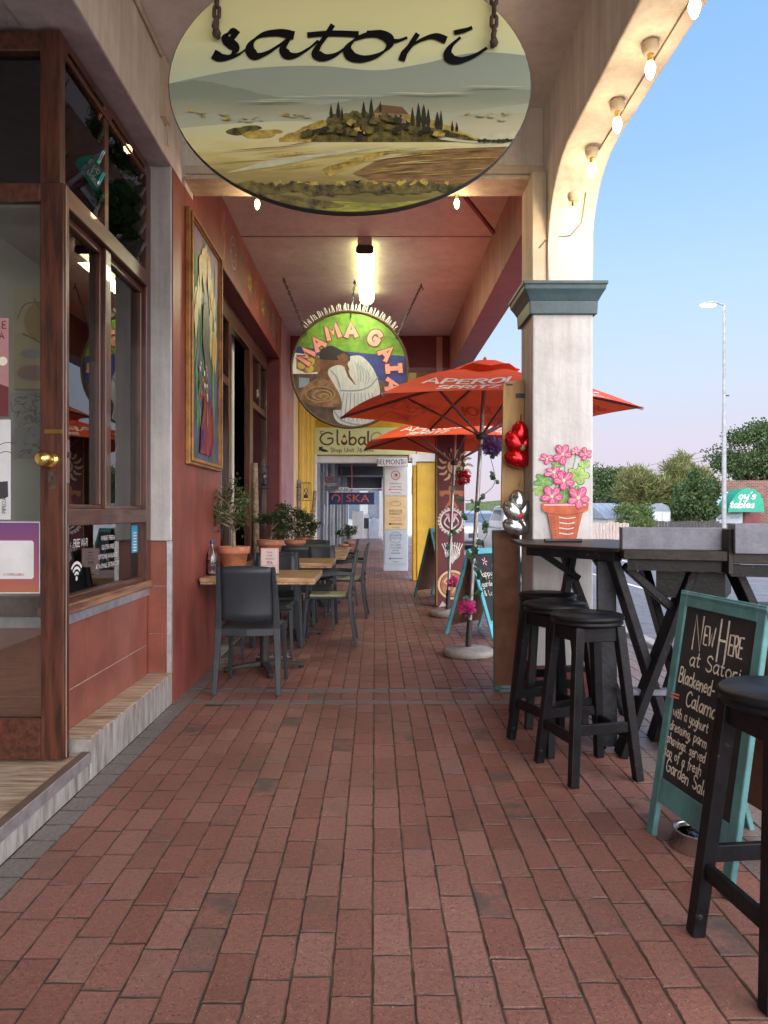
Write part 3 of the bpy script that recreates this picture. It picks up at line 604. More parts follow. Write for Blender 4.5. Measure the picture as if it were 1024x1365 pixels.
X0, Zb = px(-20, 693, YD); X1, Zt = px(15, 560, YD); q = MB().box(X0, X1, YD-.006, YD-.0035, Zb, Zt, 'white_paint'); fr = xz(YD-.0065)
q.ring(X1-.02, Zt-.19, .05, .003, fr, 'ink', a0=60, a1=200); q.ring(X1-.01, Zt-.17, .07, .003, fr, 'ink', a0=70, a1=220); q.poly([(X0, Zb+.16), (X1-.012, Zb+.17), (X1-.01, Zb+.10), (X0, Zb+.07)], fr, 'car_dark')
q.text('#PIPIZZA', X1-.02, Zb+.02, .016, fr, 'ink', wd=.16, rot=R(90)); q.build('sheet', ps)
ps = thing('poster', 'dark brown poster high on the door glass, topmost of the three posters', 'poster')
X0, Zb = px(-20, 556, YD); X1, Zt = px(12.5, 425, YD); q = MB().box(X0, X1, YD-.006, YD-.0035, Zb, Zt, 'mauve_paint'); fr = xz(YD-.0065)
q.text('E', X1-.028, Zt-.045, .03, fr, 'maroon', wd=.22); q.text('A', X1-.040, Zt-.09, .028, fr, 'maroon', wd=.22); q.disc(X1-.025, Zt-.19, .02, fr, 'plaster_cream'); q.poly([(X0, Zb), (X1, Zb), (X1, Zb+.13), (X0, Zb+.17)], fr, 'maroon')
q.build('sheet', ps)
def picture(label, x0, x1, y0, y1, Y, base, fn):
    t = thing('canvas_picture', label, 'picture'); X0, Zb = px(x0, y1, Y); X1, Zt = px(x1, y0, Y)
    q = MB().box(X0, X1, Y-.03, Y-.002, Zb, Zt, base); fn(q, xz(Y-.0305), X0, X1, Zb, Zt); q.build('canvas', t); return t
def art1(q, fr, a, b, c, d):
    w_ = b-a; h_ = d-c
    q.disc(a+w_*.75, c+h_*.68, w_*.5, fr, 'yellow_deep'); q.stroke([(a+.05, c+h_*.55), (a+w_*.5, c+h_*.5), (b-.02, c+h_*.4)], .008, fr, 'sign_brown'); q.stroke([(a+w_*.5, d-.05), (a+w_*.8, d-.16)], .006, fr, 'ink'); q.stroke([(a+.02, c+h_*.7), (a+w_*.3, c+h_*.85), (a+w_*.8, c+h_*.86)], .006, fr, 'sign_brown')
    q.disc(a+w_*.5, c+h_*.16, w_*.42, fr, 'mauve_paint', ry=h_*.08); q.disc(a+w_*.45, c+h_*.35, w_*.3, fr, 'shade_paint', ry=h_*.05)
def art2(q, fr, a, b, c, d):
    rs = random.Random(8)
    for k in range(60):
        x = rs.uniform(a+.02, b-.02); z = rs.uniform(c+.02, d-.02); q.stroke([(x, z), (x+rs.uniform(-.03, .03), z+rs.uniform(-.02, .02)), (x+rs.uniform(-.05, .05), z+rs.uniform(-.03, .03))], .004, fr, rs.choice(['ink', 'maroon', 'ink', 'sign_brown']))
picture('yellow abstract canvas on the inner wall behind the open door, above the grey one', 22, 75, 388, 520, 3.9, M['cream_paint'], art1)
picture('grey scribbled canvas on the inner wall behind the open door, below the yellow one', 16, 80, 525, 612, 3.93, M['shade_paint'], art2)
MB().box(-2.9, -1.62, 3.95, 4.0, .13, 3.3, 'interior_wall').build('partition', cafe)
# stickers on the low window pane
st = thing('window_sticker', 'white free wifi and menu lettering on the low pane beside the open door', 'sticker')
fr = FL(XS-.0305); q = MB()
q.type('FREE WI-FI', 3.585, 1.055, .042, fr, 'white_print', align='c', sx=.62)
for k, r_ in enumerate((.035, .06, .085)): q.ring(3.535, .90, r_, .014, fr, 'white_print', a0=40, a1=140)
q.disc(3.535, .90, .012, fr, 'white_print')
for k, s_ in enumerate(('WHEAT FREE &', 'GLUTEN FREE', 'OPTIONS AVAILABLE', 'AT A SMALL EXTRA COST')): q.type(s_, 3.95, 1.075-k*.05, .026, fr, 'white_print', sx=.8)
q.build('lettering', st)
st = thing('window_sticker', 'small blue trading hours sticker in the corner of the low pane', 'sticker')
q = MB().poly([(4.33, .98), (4.44, .98), (4.44, 1.15), (4.33, 1.15)], fr, flat('sticker_blue', (.05, .35, .60)))
for k in range(7): q.poly([(4.36, .99+k*.018), (4.42, .99+k*.018), (4.42, .998+k*.018), (4.36, .998+k*.018)], fr, 'white_print')
q.build('sheet', st)

# ================================================================== ARCADE: pillar, arch, beams (cafe bay)
YP0, YP1 = 4.75, 5.12; XP0, XP1 = 1.05, 1.455
pil = MB().box(XP0, XP1, YP0, YP1, .20, 2.62, 'plaster_white')
po = pil.build('pillar', cafe, bevel=.012, seg=2)
MB().box(XP0-.012, XP1+.012, YP0-.012, YP1+.012, .0, .20, 'maroon').build('skirting', po, bevel=.004)
cp = MB()
def ring4(e0, e1, z0, z1):
    vs = []
    for e, z in ((e0, z0), (e1, z1)): vs += [(XP0-e, YP0-e, z), (XP1+e, YP0-e, z), (XP1+e, YP1+e, z), (XP0-e, YP1+e, z)]
    return vs
prof = [(.004, 2.545), (.022, 2.545), (.026, 2.63), (.030, 2.635), (.046, 2.668), (.066, 2.70), (.070, 2.725), (.078, 2.73), (.078, 2.752), (-.02, 2.755)]
vs = []; 
for e, z in prof: vs += [(XP0-e, YP0-e, z), (XP1+e, YP0-e, z), (XP1+e, YP1+e, z), (XP0-e, YP1+e, z)]
cp.add(vs, [(4*i+j, 4*i+(j+1) % 4, 4*i+4+(j+1) % 4, 4*i+4+j) for i in range(len(prof)-1) for j in range(4)], 'teal_capital')
cp.build('capital', po, bevel=.006, seg=2)
# upper pillar + curved-corner lintel toward the camera, one continuous arch shape (outline in Y,Z extruded along X)
fr = Frame((0, 0, 0), (0, 1, 0), (0, 0, 1), (1, 0, 0))
ol = [(YP1-.01, 2.745), (YP0+.005, 2.745), (YP0+.005, 3.00)]
for t in range(0, 10): a = R(t*10); ol.append((YP0+.005-.52*(1-math.cos(a))*1.0, 3.00+.46*math.sin(a)))
ol += [(1.2, 3.46), (-3, 3.46), (-3, 4.3), (YP1-.01, 4.3)]
ar = MB().prism(ol, fr, 1.155, XP1, 'plaster_cream'); ar.build('arch_beam', cafe, bevel=.01, seg=2)
MB().box(XP0+.004, 1.1545, YP0+.03, YP1-.005, 2.745, 3.52, 'cream_trim').build('pillar_upper', cafe, bevel=.006)
# cross beam between left wall and pillar, with mouldings
cb = MB().box(-1.60, 1.1545, 4.885, 5.10, 3.52, 4.3, 'plaster_cream').box(XW, 1.1545, 4.865, 4.8845, 3.54, 3.60, 'cream_trim').box(XW, 1.1545, 4.845, 5.115, 3.495, 3.5195, 'cream_trim').box(-1.60, XW-.001, 4.883, 5.10, 3.45, 3.518, 'plaster_cream')
cb.build('cross_beam', cafe, bevel=.006, seg=2)
MB().tube([(1.10, 4.78, 3.0), (1.152, 4.76, 3.06), (1.30, 4.742, 3.07), (1.36, 4.70, 3.14), (1.37, 4.60, 3.36), (1.37, 4.5, 3.445), (1.37, 3.0, 3.452), (1.37, 1, 3.452)], .0045, 'cable', 6).build('cable', cafe)

# painted flower pot mural on the pillar (paint on plaster)
fr = xz(YP0-.0008); mu = MB(); Y = YP0
def pp(l): return [px(a, b, Y) for a, b in l]
mu.poly(pp([(718, 668), (712, 660), (716, 690), (728, 718), (735, 719), (728, 700)]), fr, 'shade_paint')
def lf(cx, cy, r, a, m, m2):
    pts = []
    for i in range(20):
        t = i/20*2*math.pi; q = r*(.62+.38*abs(math.cos(2.5*t)))*random.uniform(.93, 1.05); pts.append((cx+q*math.cos(t+a), cy+q*math.sin(t+a)*.85))
    mu.poly(pp([(cx+(a_-cx)*1.09, cy+(b_-cy)*1.09) for a_, b_ in pts]), fr, 'leaf_line'); mu.poly(pp(pts), fr, m)
    for k in range(5): t = a+k*1.257; mu.stroke(pp([(cx, cy), (cx+r*.8*math.cos(t), cy+r*.7*math.sin(t))]), .0035, fr, m2)
def fl(cx, cy, r, a=0, sq=1):
    n = 5; r0 = r
    for k in range(n):
        t = a+2*math.pi*k/n+random.uniform(-.16, .16); r = r0*random.uniform(.86, 1.12); ex, ey = cx+r*.58*math.cos(t), cy+r*.58*math.sin(t)*sq
        pts = []
        for i in range(12):
            u = 2*math.pi*i/12; dx, dy = r*.5*math.cos(u), r*.34*math.sin(u); pts.append((ex+dx*math.cos(t)-dy*math.sin(t), ey+(dx*math.sin(t)+dy*math.cos(t))*sq))
        mu.poly(pp([(ex+(a_-ex)*1.2, ey+(b_-ey)*1.2) for a_, b_ in pts]), fr, 'petal_dark'); mu.poly(pp(pts), fr, 'pink_paint')
        for d in (-.18, .18): mu.stroke(pp([(cx+r*.2*math.cos(t), cy+r*.2*math.sin(t)*sq), (cx+r*.92*math.cos(t+d), cy+r*.92*math.sin(t+d)*sq)]), .004, fr, 'pink_light')
    mu.disc(*px(cx, cy, Y), r*.18*Y/F, fr, 'cream_paint')
for (a, b) in (((750, 650), (768, 602)), ((755, 655), (781, 606)), ((745, 650), (752, 612)), ((740, 660), (735, 614)), ((760, 640), (776, 622))): mu.stroke(pp([a, ((a[0]+b[0])/2+4, (a[1]+b[1])/2), b]), .009, fr, 'green_paint')
for q in ((724, 642, 13, .3, 'green_paint', 'green_light'), (720, 655, 9, 1, 'green_light', 'green_paint'), (771, 634, 15, 0, 'green_light', 'green_paint'), (753, 662, 14, .8, 'green_paint', 'green_light'), (779, 619, 8, .5, 'green_light', 'green_paint'), (742, 621, 8, 0, 'green_paint', 'green_light'), (767, 655, 9, 0, 'green_paint', 'green_light'), (776, 603, 5, 0, 'green_light', 'green_paint')): lf(*q)
fl(729, 612, 9, .4, .7); fl(750, 606, 12, .2); fl(781, 606, 8, .6); fl(767, 602, 6, 1.2, .8); fl(738, 630, 13, .1, .6); fl(751, 641, 12, .5); fl(735, 662, 13, .3)
mu.poly(pp([(721, 671), (784, 671), (783, 681), (776, 683), (767, 720), (736, 720), (729, 684), (723, 682)]), fr, 'pot_paint')
mu.poly(pp([(724, 672.5), (781, 672.5), (780, 674.5), (725, 674.5)]), fr, 'pink_light')
for k in range(9): x = 733+k*4.6; mu.stroke(pp([(x, 690), (x+.5-(x-752)*.12, 716)]), .002, fr, 'maroon')
for zz in (690, 697, 704, 711): mu.stroke(pp([(745, zz), (756, zz+1.5), (766-(zz-690)*.15, zz)]), .006, fr, 'white_print')
mu.stroke(pp([(727, 684), (752, 687), (778, 683)]), .004, fr, 'maroon')
for k in range(8): mu.stroke(pp([(730+k*.9, 690+k*3.5), (738+k*.5, 690+k*3.5)]), .003, fr, 'sign_brown')
fl(770, 664, 13, .2)
mu.build('painted_mural', po)

# ================================================================== RESTAURANT (red) BUILDING
rest = thing('restaurant_building', 'red walled restaurant front with painted symbols, timber doors and pink arcade ceiling', 'building')
ZR = 3.90; YA, YB = 5.98, 9.70; ZO = 3.32
XR = -1.296
wl = MB().box(-1.60, XR, 4.573, 4.86, 0, 3.438, 'red_wall').box(-1.60, XR, 4.8605, 5.101, 0, 3.448, 'red_wall').box(-1.60, XR, 5.1015, YA, 0, 4.3, 'red_wall').box(-1.60, XR, YA, YB, ZO, 4.3, 'red_wall').box(-1.60, XR, YB, 11.25, 0, 4.3, 'red_wall')
wl.build('wall', rest)
MB().box(-1.60, XR-.003, YA+.002, YB-.001, ZO-.006, ZO-.001, 'maroon').box(-1.58, XR-.004, YB-.006, YB-.001, 0, ZO-.01, 'maroon').build('reveal', rest)
MB().box(XR+.001, XR+.012, YB+.1, 11.24, 0, ZR, 'mauve_paint').build('painted_panel', rest)
MB().box(XR, 1.1295, 5.102, 10.8, ZR, ZR+.1, 'ceiling_pink').box(XR, 1.129, 6.9, 6.91, ZR-.004, ZR-.0005, 'maroon').box(XR, 1.129, 8.3, 8.31, ZR-.004, ZR-.0005, 'white_plastic').build('ceiling', rest)
MB().box(1.13, 1.40, 5.122, 13.0, 3.37, 4.2, 'beam_pink').box(1.132, 1.398, 5.125, 12.99, 3.364, 3.3695, 'maroon').build('street_beam', rest, bevel=.004)
MB().box(-1.6, 1.1285, 10.8, 11.2, 3.42, 4.2, 'maroon').box(.93, 1.02, 10.77, 10.799, 3.30, 3.88, 'mauve_paint').build('end_beam', rest)
MB().bar([(.62, 5.6, 3.82), (1.05, 6.3, 3.70)], (.025, .03), 'maroon').build('conduit', rest)
# recessed timber front
XI = -1.47
f_ = MB()
for a, b in ((6.15, 6.25), (7.08, 7.20), (8.27, 8.47), (9.55, 9.68)): f_.box(XI-.05, XI+.02, a, b, .0, 3.12, 'mahogany')
f_.box(XI-.05, XI+.02, 6.25, 9.55, 3.12, ZO-.01, 'mahogany_h')
for a, b in ((6.25, 7.08), (8.47, 9.55)): f_.box(XI-.04, XI+.015, a, b, 2.48, 2.56, 'mahogany_h').box(XI-.04, XI+.015, a, b, .55, .63, 'mahogany_h').box(XI-.04, XI+.01, a, b, 0, .55, 'red_wall')
f_.box(XI-.04, XI+.012, 9.02, 9.07, 2.56, 3.12, 'mahogany')
fo = f_.build('shopfront_frame', rest, bevel=.004)
MB().box(XI-.02, XI-.015, 6.25, 7.08, .63, 2.48, 'glass').box(XI-.02, XI-.015, 6.25, 7.08, 2.56, 3.12, 'glass').build('pane', fo)
MB().box(XI-.02, XI-.015, 8.47, 9.55, .63, 2.48, 'glass').box(XI-.02, XI-.015, 8.47, 9.55, 2.56, 3.12, 'glass').build('pane', fo)
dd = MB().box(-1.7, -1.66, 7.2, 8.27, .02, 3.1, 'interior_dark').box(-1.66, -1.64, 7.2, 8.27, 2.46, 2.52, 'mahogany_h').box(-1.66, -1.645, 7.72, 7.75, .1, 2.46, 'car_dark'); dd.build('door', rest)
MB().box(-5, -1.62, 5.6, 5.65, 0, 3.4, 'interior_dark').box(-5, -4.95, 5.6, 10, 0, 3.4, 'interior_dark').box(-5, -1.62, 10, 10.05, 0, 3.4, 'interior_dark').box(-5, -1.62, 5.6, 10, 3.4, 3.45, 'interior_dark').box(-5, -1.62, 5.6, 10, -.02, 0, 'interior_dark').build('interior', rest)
q = MB().box(-1.645, -1.64, 7.25, 7.55, 1.30, 1.38, 'white_plastic').box(-1.645, -1.64, 7.25, 7.56, 1.18, 1.28, 'white_plastic'); o_ = q.build('door_notice'); tag(o_, 'two small white notices on the dark restaurant door', 'notice')
# symbols painted over the opening
fr = FL(XR+.0006); sy = MB(); cs = ['terracotta', 'shade_paint', 'green_paint', 'gold_sym', 'terracotta', 'gold_sym', 'green_paint', 'shade_paint', 'terracotta']
M['gold_sym'] = mat('gold_sym', (.48, .36, .08), .6, .15, 20); M['sym_orange'] = mat('sym_orange', (.58, .22, .10), .6, .1, 20); M['sym_grey'] = mat('sym_grey', (.42, .34, .42), .6, .1, 20)
cs = ['sym_orange', 'sym_grey', 'green_paint', 'gold_sym', 'sym_orange', 'gold_sym', 'green_paint', 'sym_grey', 'sym_orange']
for i, c in enumerate(cs):
    y = 6.10+.42*i; z = 3.60; r = .15
    if i in (1, 4, 7):
        sy.ring(y, z, r, .02, fr, c); sy.ring(y, z, r*.55, .015, fr, c)
        for k in range(6): t = k*math.pi/3; sy.stroke([(y+r*.5*math.cos(t), z+r*.5*math.sin(t)), (y+r*.9*math.cos(t+.3), z+r*.9*math.sin(t+.3))], .014, fr, c)
    elif i in (3, 5):
        sy.disc(y, z, r*.55, fr, c)
        for k in range(10): t = k*math.pi/5; sy.poly([(y+r*.62*math.cos(t-.2), z+r*.62*math.sin(t-.2)), (y+r*1.1*math.cos(t), z+r*1.1*math.sin(t)), (y+r*.62*math.cos(t+.2), z+r*.62*math.sin(t+.2))], fr, c)
        sy.disc(y, z, r*.22, fr, 'maroon')
    elif i in (0, 8):
        sy.stroke([(y, z-.2), (y+.05, z-.05), (y-.04, z+.05), (y+.02, z+.2)], .05, fr, c); sy.disc(y+.01, z+.17, .035, fr, c); sy.stroke([(y-.08, z+.05), (y, z), (y+.09, z+.08)], .03, fr, c)
    else:
        for k in range(5): zz = z-.15+k*.07; sy.stroke([(y-.05, zz+.04), (y, zz), (y+.05, zz+.04)], .02, fr, c)
        sy.stroke([(y, z-.18), (y, z+.18)], .016, fr, c)
sy.build('painted_symbols', rest)
sy = MB(); fr = FL(XR+.0126)
for z, r in ((1.95, .28), (2.75, .2)): sy.ring(10.5, z, .35, .05, fr, 'sym_grey', ry=r*1.3); sy.stroke([(10.35, z-.1), (10.5, z+.12), (10.65, z-.1)], .04, fr, 'sym_orange')
sy.disc(10.5, 1.15, .22, fr, 'sym_grey', ry=.3); sy.build('painted_symbols', rest)
MB().box(-1.62, -1.312, 5.99, 9.69, -.02, .004, 'concrete').build('doorstep', rest)
# maroon pillar with Latin American symbols
YM = 9.2; XM0 = .80; XM1 = 1.155
mp_ = MB().box(XM0, XM1, YM, YM+.32, 0, 2.30, 'maroon').build('pillar', rest, bevel=.008); MB().box(1.14, 1.39, 12.5, 12.8, 0, 3.363, 'maroon').build('pillar', rest, bevel=.008) 
MB().box(XM0-.006, XM0+.004, YM-.006, YM+.004, .02, 2.29, 'gold_sym').build('edge_trim', mp_)
fr = xz(YM-.0008); q = MB(); Y = YM
x, z = px(607, 622, Y); q.disc(x, z, .10, fr, 'cream_paint')
for k in range(14): t = k*2*math.pi/14; q.stroke([(x+.12*math.cos(t), z+.12*math.sin(t)), (x+.17*math.cos(t+.15), z+.17*math.sin(t+.15)), (x+.23*math.cos(t), z+.23*math.sin(t))], .03, fr, 'cream_paint', taper=True)
q.ring(x, z, .07, .008, fr, 'sym_orange')
x, z = px(602, 659, Y); q.disc(x, z+.07, .04, fr, 'sym_orange'); q.stroke([(x, z+.05), (x, z-.13)], .06, fr, 'sym_orange')
for s_ in (-1, 1): q.poly([(x+s_*.02, z+.05), (x+s_*.16, z+.04), (x+s_*.15, z-.03), (x+s_*.10, z-.03), (x+s_*.09, z), (x+s_*.02, z-.01)], fr, 'sym_orange'); q.stroke([(x+s_*.02, z-.1), (x+s_*.07, z-.17)], .03, fr, 'sym_orange')
x, z = px(602, 695, Y); q.ring(x, z, .155, .022, fr, 'white_print'); q.ring(x, z, .17, .006, fr, 'white_print')
for k in range(24): t = k*math.pi/12; q.stroke([(x+.155*math.cos(t), z+.155*math.sin(t)), (x+.175*math.cos(t), z+.175*math.sin(t))], .015, fr, 'white_print')
for s_ in (-1, 1): q.stroke([(x, z-.11), (x+s_*.09, z-.03), (x+s_*.05, z+.05), (x+s_*.025, z-.01)], .018, fr, 'white_print'); q.poly([(x+s_*.02, z+.02), (x+s_*.09, z+.09), (x+s_*.03, z+.10)], fr, 'pink_light')
x, z = px(603, 737, Y)
for k in range(9): a = -.12+k*.03; q.stroke([(x, z-.14), (x+a*.6, z-.02), (x+a*1.1, z+.10+.03*math.cos(a*10))], .012, fr, 'white_print')
q.ring(x, z, .10, .012, fr, 'white_print')
x, z = px(603, 780, Y); q.ring(x, z, .19, .03, fr, 'cream_paint'); q.disc(x, z, .15, fr, 'terracotta')
for a in (-.08, 0, .08): q.stroke([(x+a, z-.10), (x+a+.04, z-.02), (x+a-.02, z+.04), (x+a+.03, z+.10)], .016, fr, 'cream_paint')
x, z = px(590, 808, Y); q.poly([(x-.05, z-.02), (x+.06, z), (x, z+.06)], fr, 'plaster_white')
q.build('painted_symbols', mp_)

# ================================================================== YELLOW SHOP
ys_ = thing('yellow_shop_building', 'yellow and cream fluted shop front with yellow pillar and bulkhead beyond the restaurant', 'building')
q = MB().box(-1.7, -1.285, 11.26, 15.1, 0, 4.2, 'cream_paint')
q.build('wall', ys_)
for k in range(7):
    y = 11.9+k*.44; MB().box(-1.284, -1.235, y, y+.2, 1.05, 3.9, 'yellow_deep' if k % 2 == 0 else 'yellow_paint').build('yellow_flute', ys_, bevel=.02, seg=2)
MB().box(-1.284, -1.20, 14.62, 14.78, 0, 2.42, 'white_paint').build('door_post', ys_)
MB().box(-1.5, 1.5, 14.85, 15.15, 2.40, 4.2, 'yellow_deep').box(-1.5, 1.5, 14.80, 14.849, 3.15, 3.28, 'cream_paint').box(-1.28, 1.5, 14.82, 15.14, 2.26, 2.398, 'white_paint').build('bulkhead', ys_)
MB().box(-1.28, 1.13, 11.21, 14.84, 3.9, 4.0, 'cream_paint').build('ceiling', ys_)
yp = MB().box(.745, 1.11, 12.7, 13.05, 0, 2.12, 'yellow_paint').box(.675, .744, 12.72, 13.03, 0, 2.12, 'yellow_deep').build('pillar', ys_, bevel=.01)  # deeper yellow box puts the shade of this side into the colour
MB().box(.60, 1.16, 12.64, 13.1, 2.122, 2.26, 'white_paint').box(.65, .73, 12.60, 12.639, 2.05, 2.2, 'white_paint').build('capital', yp, bevel=.01)
MB().box(.745, 1.11, 12.7, 13.05, 2.262, 3.9, 'cream_paint').build('pillar_upper', ys_)
# pale pillar carrying the market posters
XB0, XB1 = px(511, 0, 14.8)[0], px(544, 0, 14.8)[0]
bp_ = thing('poster_pillar', 'pale blue pillar covered with three market posters at the street corner', 'pillar')
MB().box(XB0, XB1, 14.8, 15.14, 0, 2.258, 'pale_blue').build('shaft', bp_, bevel=.01)
def sheet(y0, y1, m, name='poster_sheet'):
    X0, Zt = px(513, y0, 14.79); X1, Zb = px(542, y1, 14.79)
    return MB().box(X0, X1, 14.785, 14.799, Zb, Zt, m)
fr = xz(14.7845)
def T(q, s_, x, y, h, m, sx=.8): a, b = px(x, y, 14.785); q.type(s_, a, b, h, fr, m, sx=sx)
q = sheet(622, 661, 'white_paint'); a, b = px(527.5, 634, 14.785); q.ring(a, b, .10, .022, fr, 'chalk_red'); q.disc(a, b, .06, fr, 'shade_paint'); q.poly([(a-.02, b+.02), (a+.03, b+.03), (a+.02, b-.04)], fr, 'ink')
T(q, 'Coffee Roastery', 527.5, 646, .035, 'ink'); T(q, 'COURTYARD', 527.5, 650.5, .035, 'ink'); T(q, 'Shops  Market', 527.5, 658, .03, 'ink')
def arrow(q, y, m):
    a, b = px(527, y, 14.785); q.poly([(a-.15, b), (a-.09, b+.028), (a-.09, b+.009), (a+.15, b+.007), (a+.15, b-.007), (a-.09, b-.009), (a-.09, b-.028)], fr, m)
arrow(q, 653, 'chalk_red'); q.build('poster', bp_)
q = sheet(662, 706, 'cream_paint'); a, b = px(527.5, 672, 14.785); q.ring(a, b, .11, .006, fr, 'ink', ry=.05); T(q, 'INDOOR', 527.5, 683, .05, 'ink', 1); T(q, 'MARKET', 527.5, 687, .05, 'ink', 1); T(q, 'OPEN DAILY', 527.5, 691.5, .035, 'chalk_red'); T(q, 'ALL WEATHER', 527.5, 695, .03, 'chalk_red'); arrow(q, 699, 'ink'); T(q, 'TO THE SHOPS', 527.5, 704.5, .022, 'ink'); q.build('poster', bp_)
q = sheet(707, 752, 'pale_blue'); a, b = px(527.5, 717, 14.785); q.ring(a, b, .12, .008, fr, 'car_blue'); T(q, 'THE MARKET', 527.5, 715.5, .04, 'car_blue'); T(q, '& FOOD HALL', 527.5, 719, .035, 'car_blue')
for k, s_ in enumerate(('ART & CRAFT', 'COLLECTABLES', 'VINTAGE', 'HANDMADE')): T(q, s_, 527.5, 728+k*3.6, .03, 'ink')
arrow(q, 745, 'car_blue'); T(q, 'THIS WAY', 527.5, 750, .022, 'ink'); q.build('poster', bp_)
# BELMONT street sign
bs = thing('street_sign', 'white street name plate reading BELMONT AV on the pale pillar', 'street sign')
YS = 14.6; a0, b0 = px(503, 622, YS); a1, b1 = px(544.5, 611, YS)
MB().box(a0, a1, YS, YS+.05, b0, b1, 'white_paint').build('plate', bs, bevel=.01)
fr = xz(YS-.0005); a, b = px(520, 619.6, YS); q = MB().type('BELMONT', a, b, .105, fr, 'ink', sx=.82); a, b = px(539, 619, YS); q.type('AV', a, b, .06, fr, 'ink', sx=.8); q.build('lettering', bs)
MB().box(a0+.3, a0+.35, YS+.051, 14.78, b0+.05, b0+.1, 'iron').build('bracket', bs)
# Global sign
gs = thing('shop_sign', 'pale green Global shop sign with arrow above the far walkway', 'sign')
YG = 14.7; a0, b0 = px(420, 606.5, YG); a1, b1 = px(600, 570.5, YG)
MB().box(a0, a1, YG, YG+.06, b0, b1, 'sign_green').build('board', gs, bevel=.004)
fr = xz(YG-.0005); q = MB(); a, b = px(441, 592, YG)
q.stroke(PP([(443, 579), (437, 577), (430, 580), (427, 586), (431, 592), (438, 593), (443, 590), (443, 585), (437, 585)], YG), .035, fr, 'sign_brown'); q.stroke(PP([(430, 580), (427, 576), (432, 575)], YG), .015, fr, 'sign_brown')
q.text('l', *px(449, 593, YG), .30, fr, 'sign_brown', wd=.12); q.disc(*px(459, 589.5, YG), .068, fr, 'sign_brown'); q.disc(*px(459, 587.5, YG), .036, fr, 'cream_paint'); q.poly(PP([(456, 584), (462, 584), (459, 578.5)], YG), fr, 'sign_brown')
q.text('bal', *px(466, 593, YG), .27, fr, 'sign_brown', wd=.14, sx=1.05); q.text('Cafe', *px(495, 593, YG), .25, fr, 'gold_sym', wd=.13, sx=1.3)
q.text('Shop Unit 76', *px(441, 603, YG), .085, fr, 'sign_brown', wd=.14, sx=1.05); q.text('www.', *px(485, 603, YG), .085, fr, 'sign_brown', wd=.14)
q.poly(PP([(425.5, 596), (431, 596), (429.5, 598), (438, 601.5), (436, 603), (430, 602.5), (426.5, 600.5), (425, 602)], YG), fr, 'ink')
q.build('lettering', gs)
# ================================================================== SATORI SIGN
YSG = 2.8
sg = thing('hanging_sign', 'big oval cafe sign with a painted hill landscape hanging on two rusty chains', 'sign')
cx_, cz_ = px(466.5, 114, YSG); ra, rb = 242.5*YSG/F, 171*YSG/F
el = [(cx_+ra*math.cos(2*math.pi*i/72), cz_+rb*math.sin(2*math.pi*i/72)) for i in range(72)]
fr = xz(YSG)
MB().prism(el, fr, -.03, 0, 'ink').build('board', sg, bevel=.003)
def zramp(name, stops, Z0, Z1, ns=3, amt=.25, rough=.22, stretch=(1, 1, 3)):
    m = mat(name, (.5, .5, .5), rough, coat=.5); t = m.node_tree; n = t.nodes.new; l = t.links.new
    g = n('ShaderNodeTexCoord'); s_ = n('ShaderNodeSeparateXYZ'); l(g.outputs['Object'], s_.inputs[0])
    mp = n('ShaderNodeMapping'); mp.inputs['Scale'].default_value = stretch; l(g.outputs['Object'], mp.inputs[0])
    no = n('ShaderNodeTexNoise'); no.inputs['Scale'].default_value = ns; no.inputs['Detail'].default_value = 7; l(mp.outputs[0], no.inputs[0])
    a = n('ShaderNodeMapRange'); a.inputs[1].default_value = Z0; a.inputs[2].default_value = Z1; l(s_.outputs[2], a.inputs[0])
    b = n('ShaderNodeMath'); b.operation = 'MULTIPLY_ADD'; l(no.outputs[0], b.inputs[0]); b.inputs[1].default_value = amt; l(a.outputs[0], b.inputs[2])
    c = n('ShaderNodeMath'); c.operation = 'SUBTRACT'; c.inputs[1].default_value = amt*.5; l(b.outputs[0], c.inputs[0])
    r = n('ShaderNodeValToRGB'); r.color_ramp.elements[0].position = 0; r.color_ramp.elements[0].color = (*stops[0][1], 1); r.color_ramp.elements[1].position = 1; r.color_ramp.elements[1].color = (*stops[-1][1], 1)
    for p, q in stops[1:-1]: e = r.color_ramp.elements.new(p); e.color = (*q, 1)
    l(c.outputs[0], r.inputs[0]); l(r.outputs[0], t.nodes['Principled BSDF'].inputs['Base Color']); return m
Z = lambda y: px(0, y, YSG)[1]
M['art_sky'] = zramp('art_sky', [(0, (.44, .52, .36)), (.35, (.58, .64, .42)), (.62, (.82, .82, .40)), (.8, (.86, .84, .42)), (1, (.66, .72, .38))], Z(180), Z(-55), 2.5, .3)
M['art_hill_far'] = zramp('art_hill_far', [(0, (.42, .44, .30)), (.5, (.30, .35, .27)), (1, (.30, .36, .29))], Z(175), Z(80), 4, .35)
M['art_hill_mid'] = zramp('art_hill_mid', [(0, (.46, .44, .28)), (.6, (.24, .28, .20)), (1, (.22, .27, .20))], Z(170), Z(105), 5, .4)
M['art_field'] = zramp('art_field', [(0, (.14, .12, .03)), (.3, (.30, .24, .08)), (.55, (.50, .43, .16)), (.75, (.60, .56, .28)), (1, (.56, .57, .34))], Z(265), Z(165), 6, .5, stretch=(1, 1, 6))
M['art_plough'] = mat('art_plough', (.26, .15, .055), .22, c2=(.14, .08, .03), ns=14, stretch=(1, 1, 6), coat=.5)
M['art_bush'] = mat('art_bush', (.17, .14, .03), .22, c2=(.018, .018, .008), ns=26, coat=.5)
M['art_gold'] = mat('art_gold', (.55, .40, .08), .22, c2=(.20, .15, .04), ns=30, coat=.5)
M['art_grass'] = mat('art_grass', (.36, .34, .04), .22, c2=(.10, .12, .02), ns=9, stretch=(1, 1, 5), coat=.5)
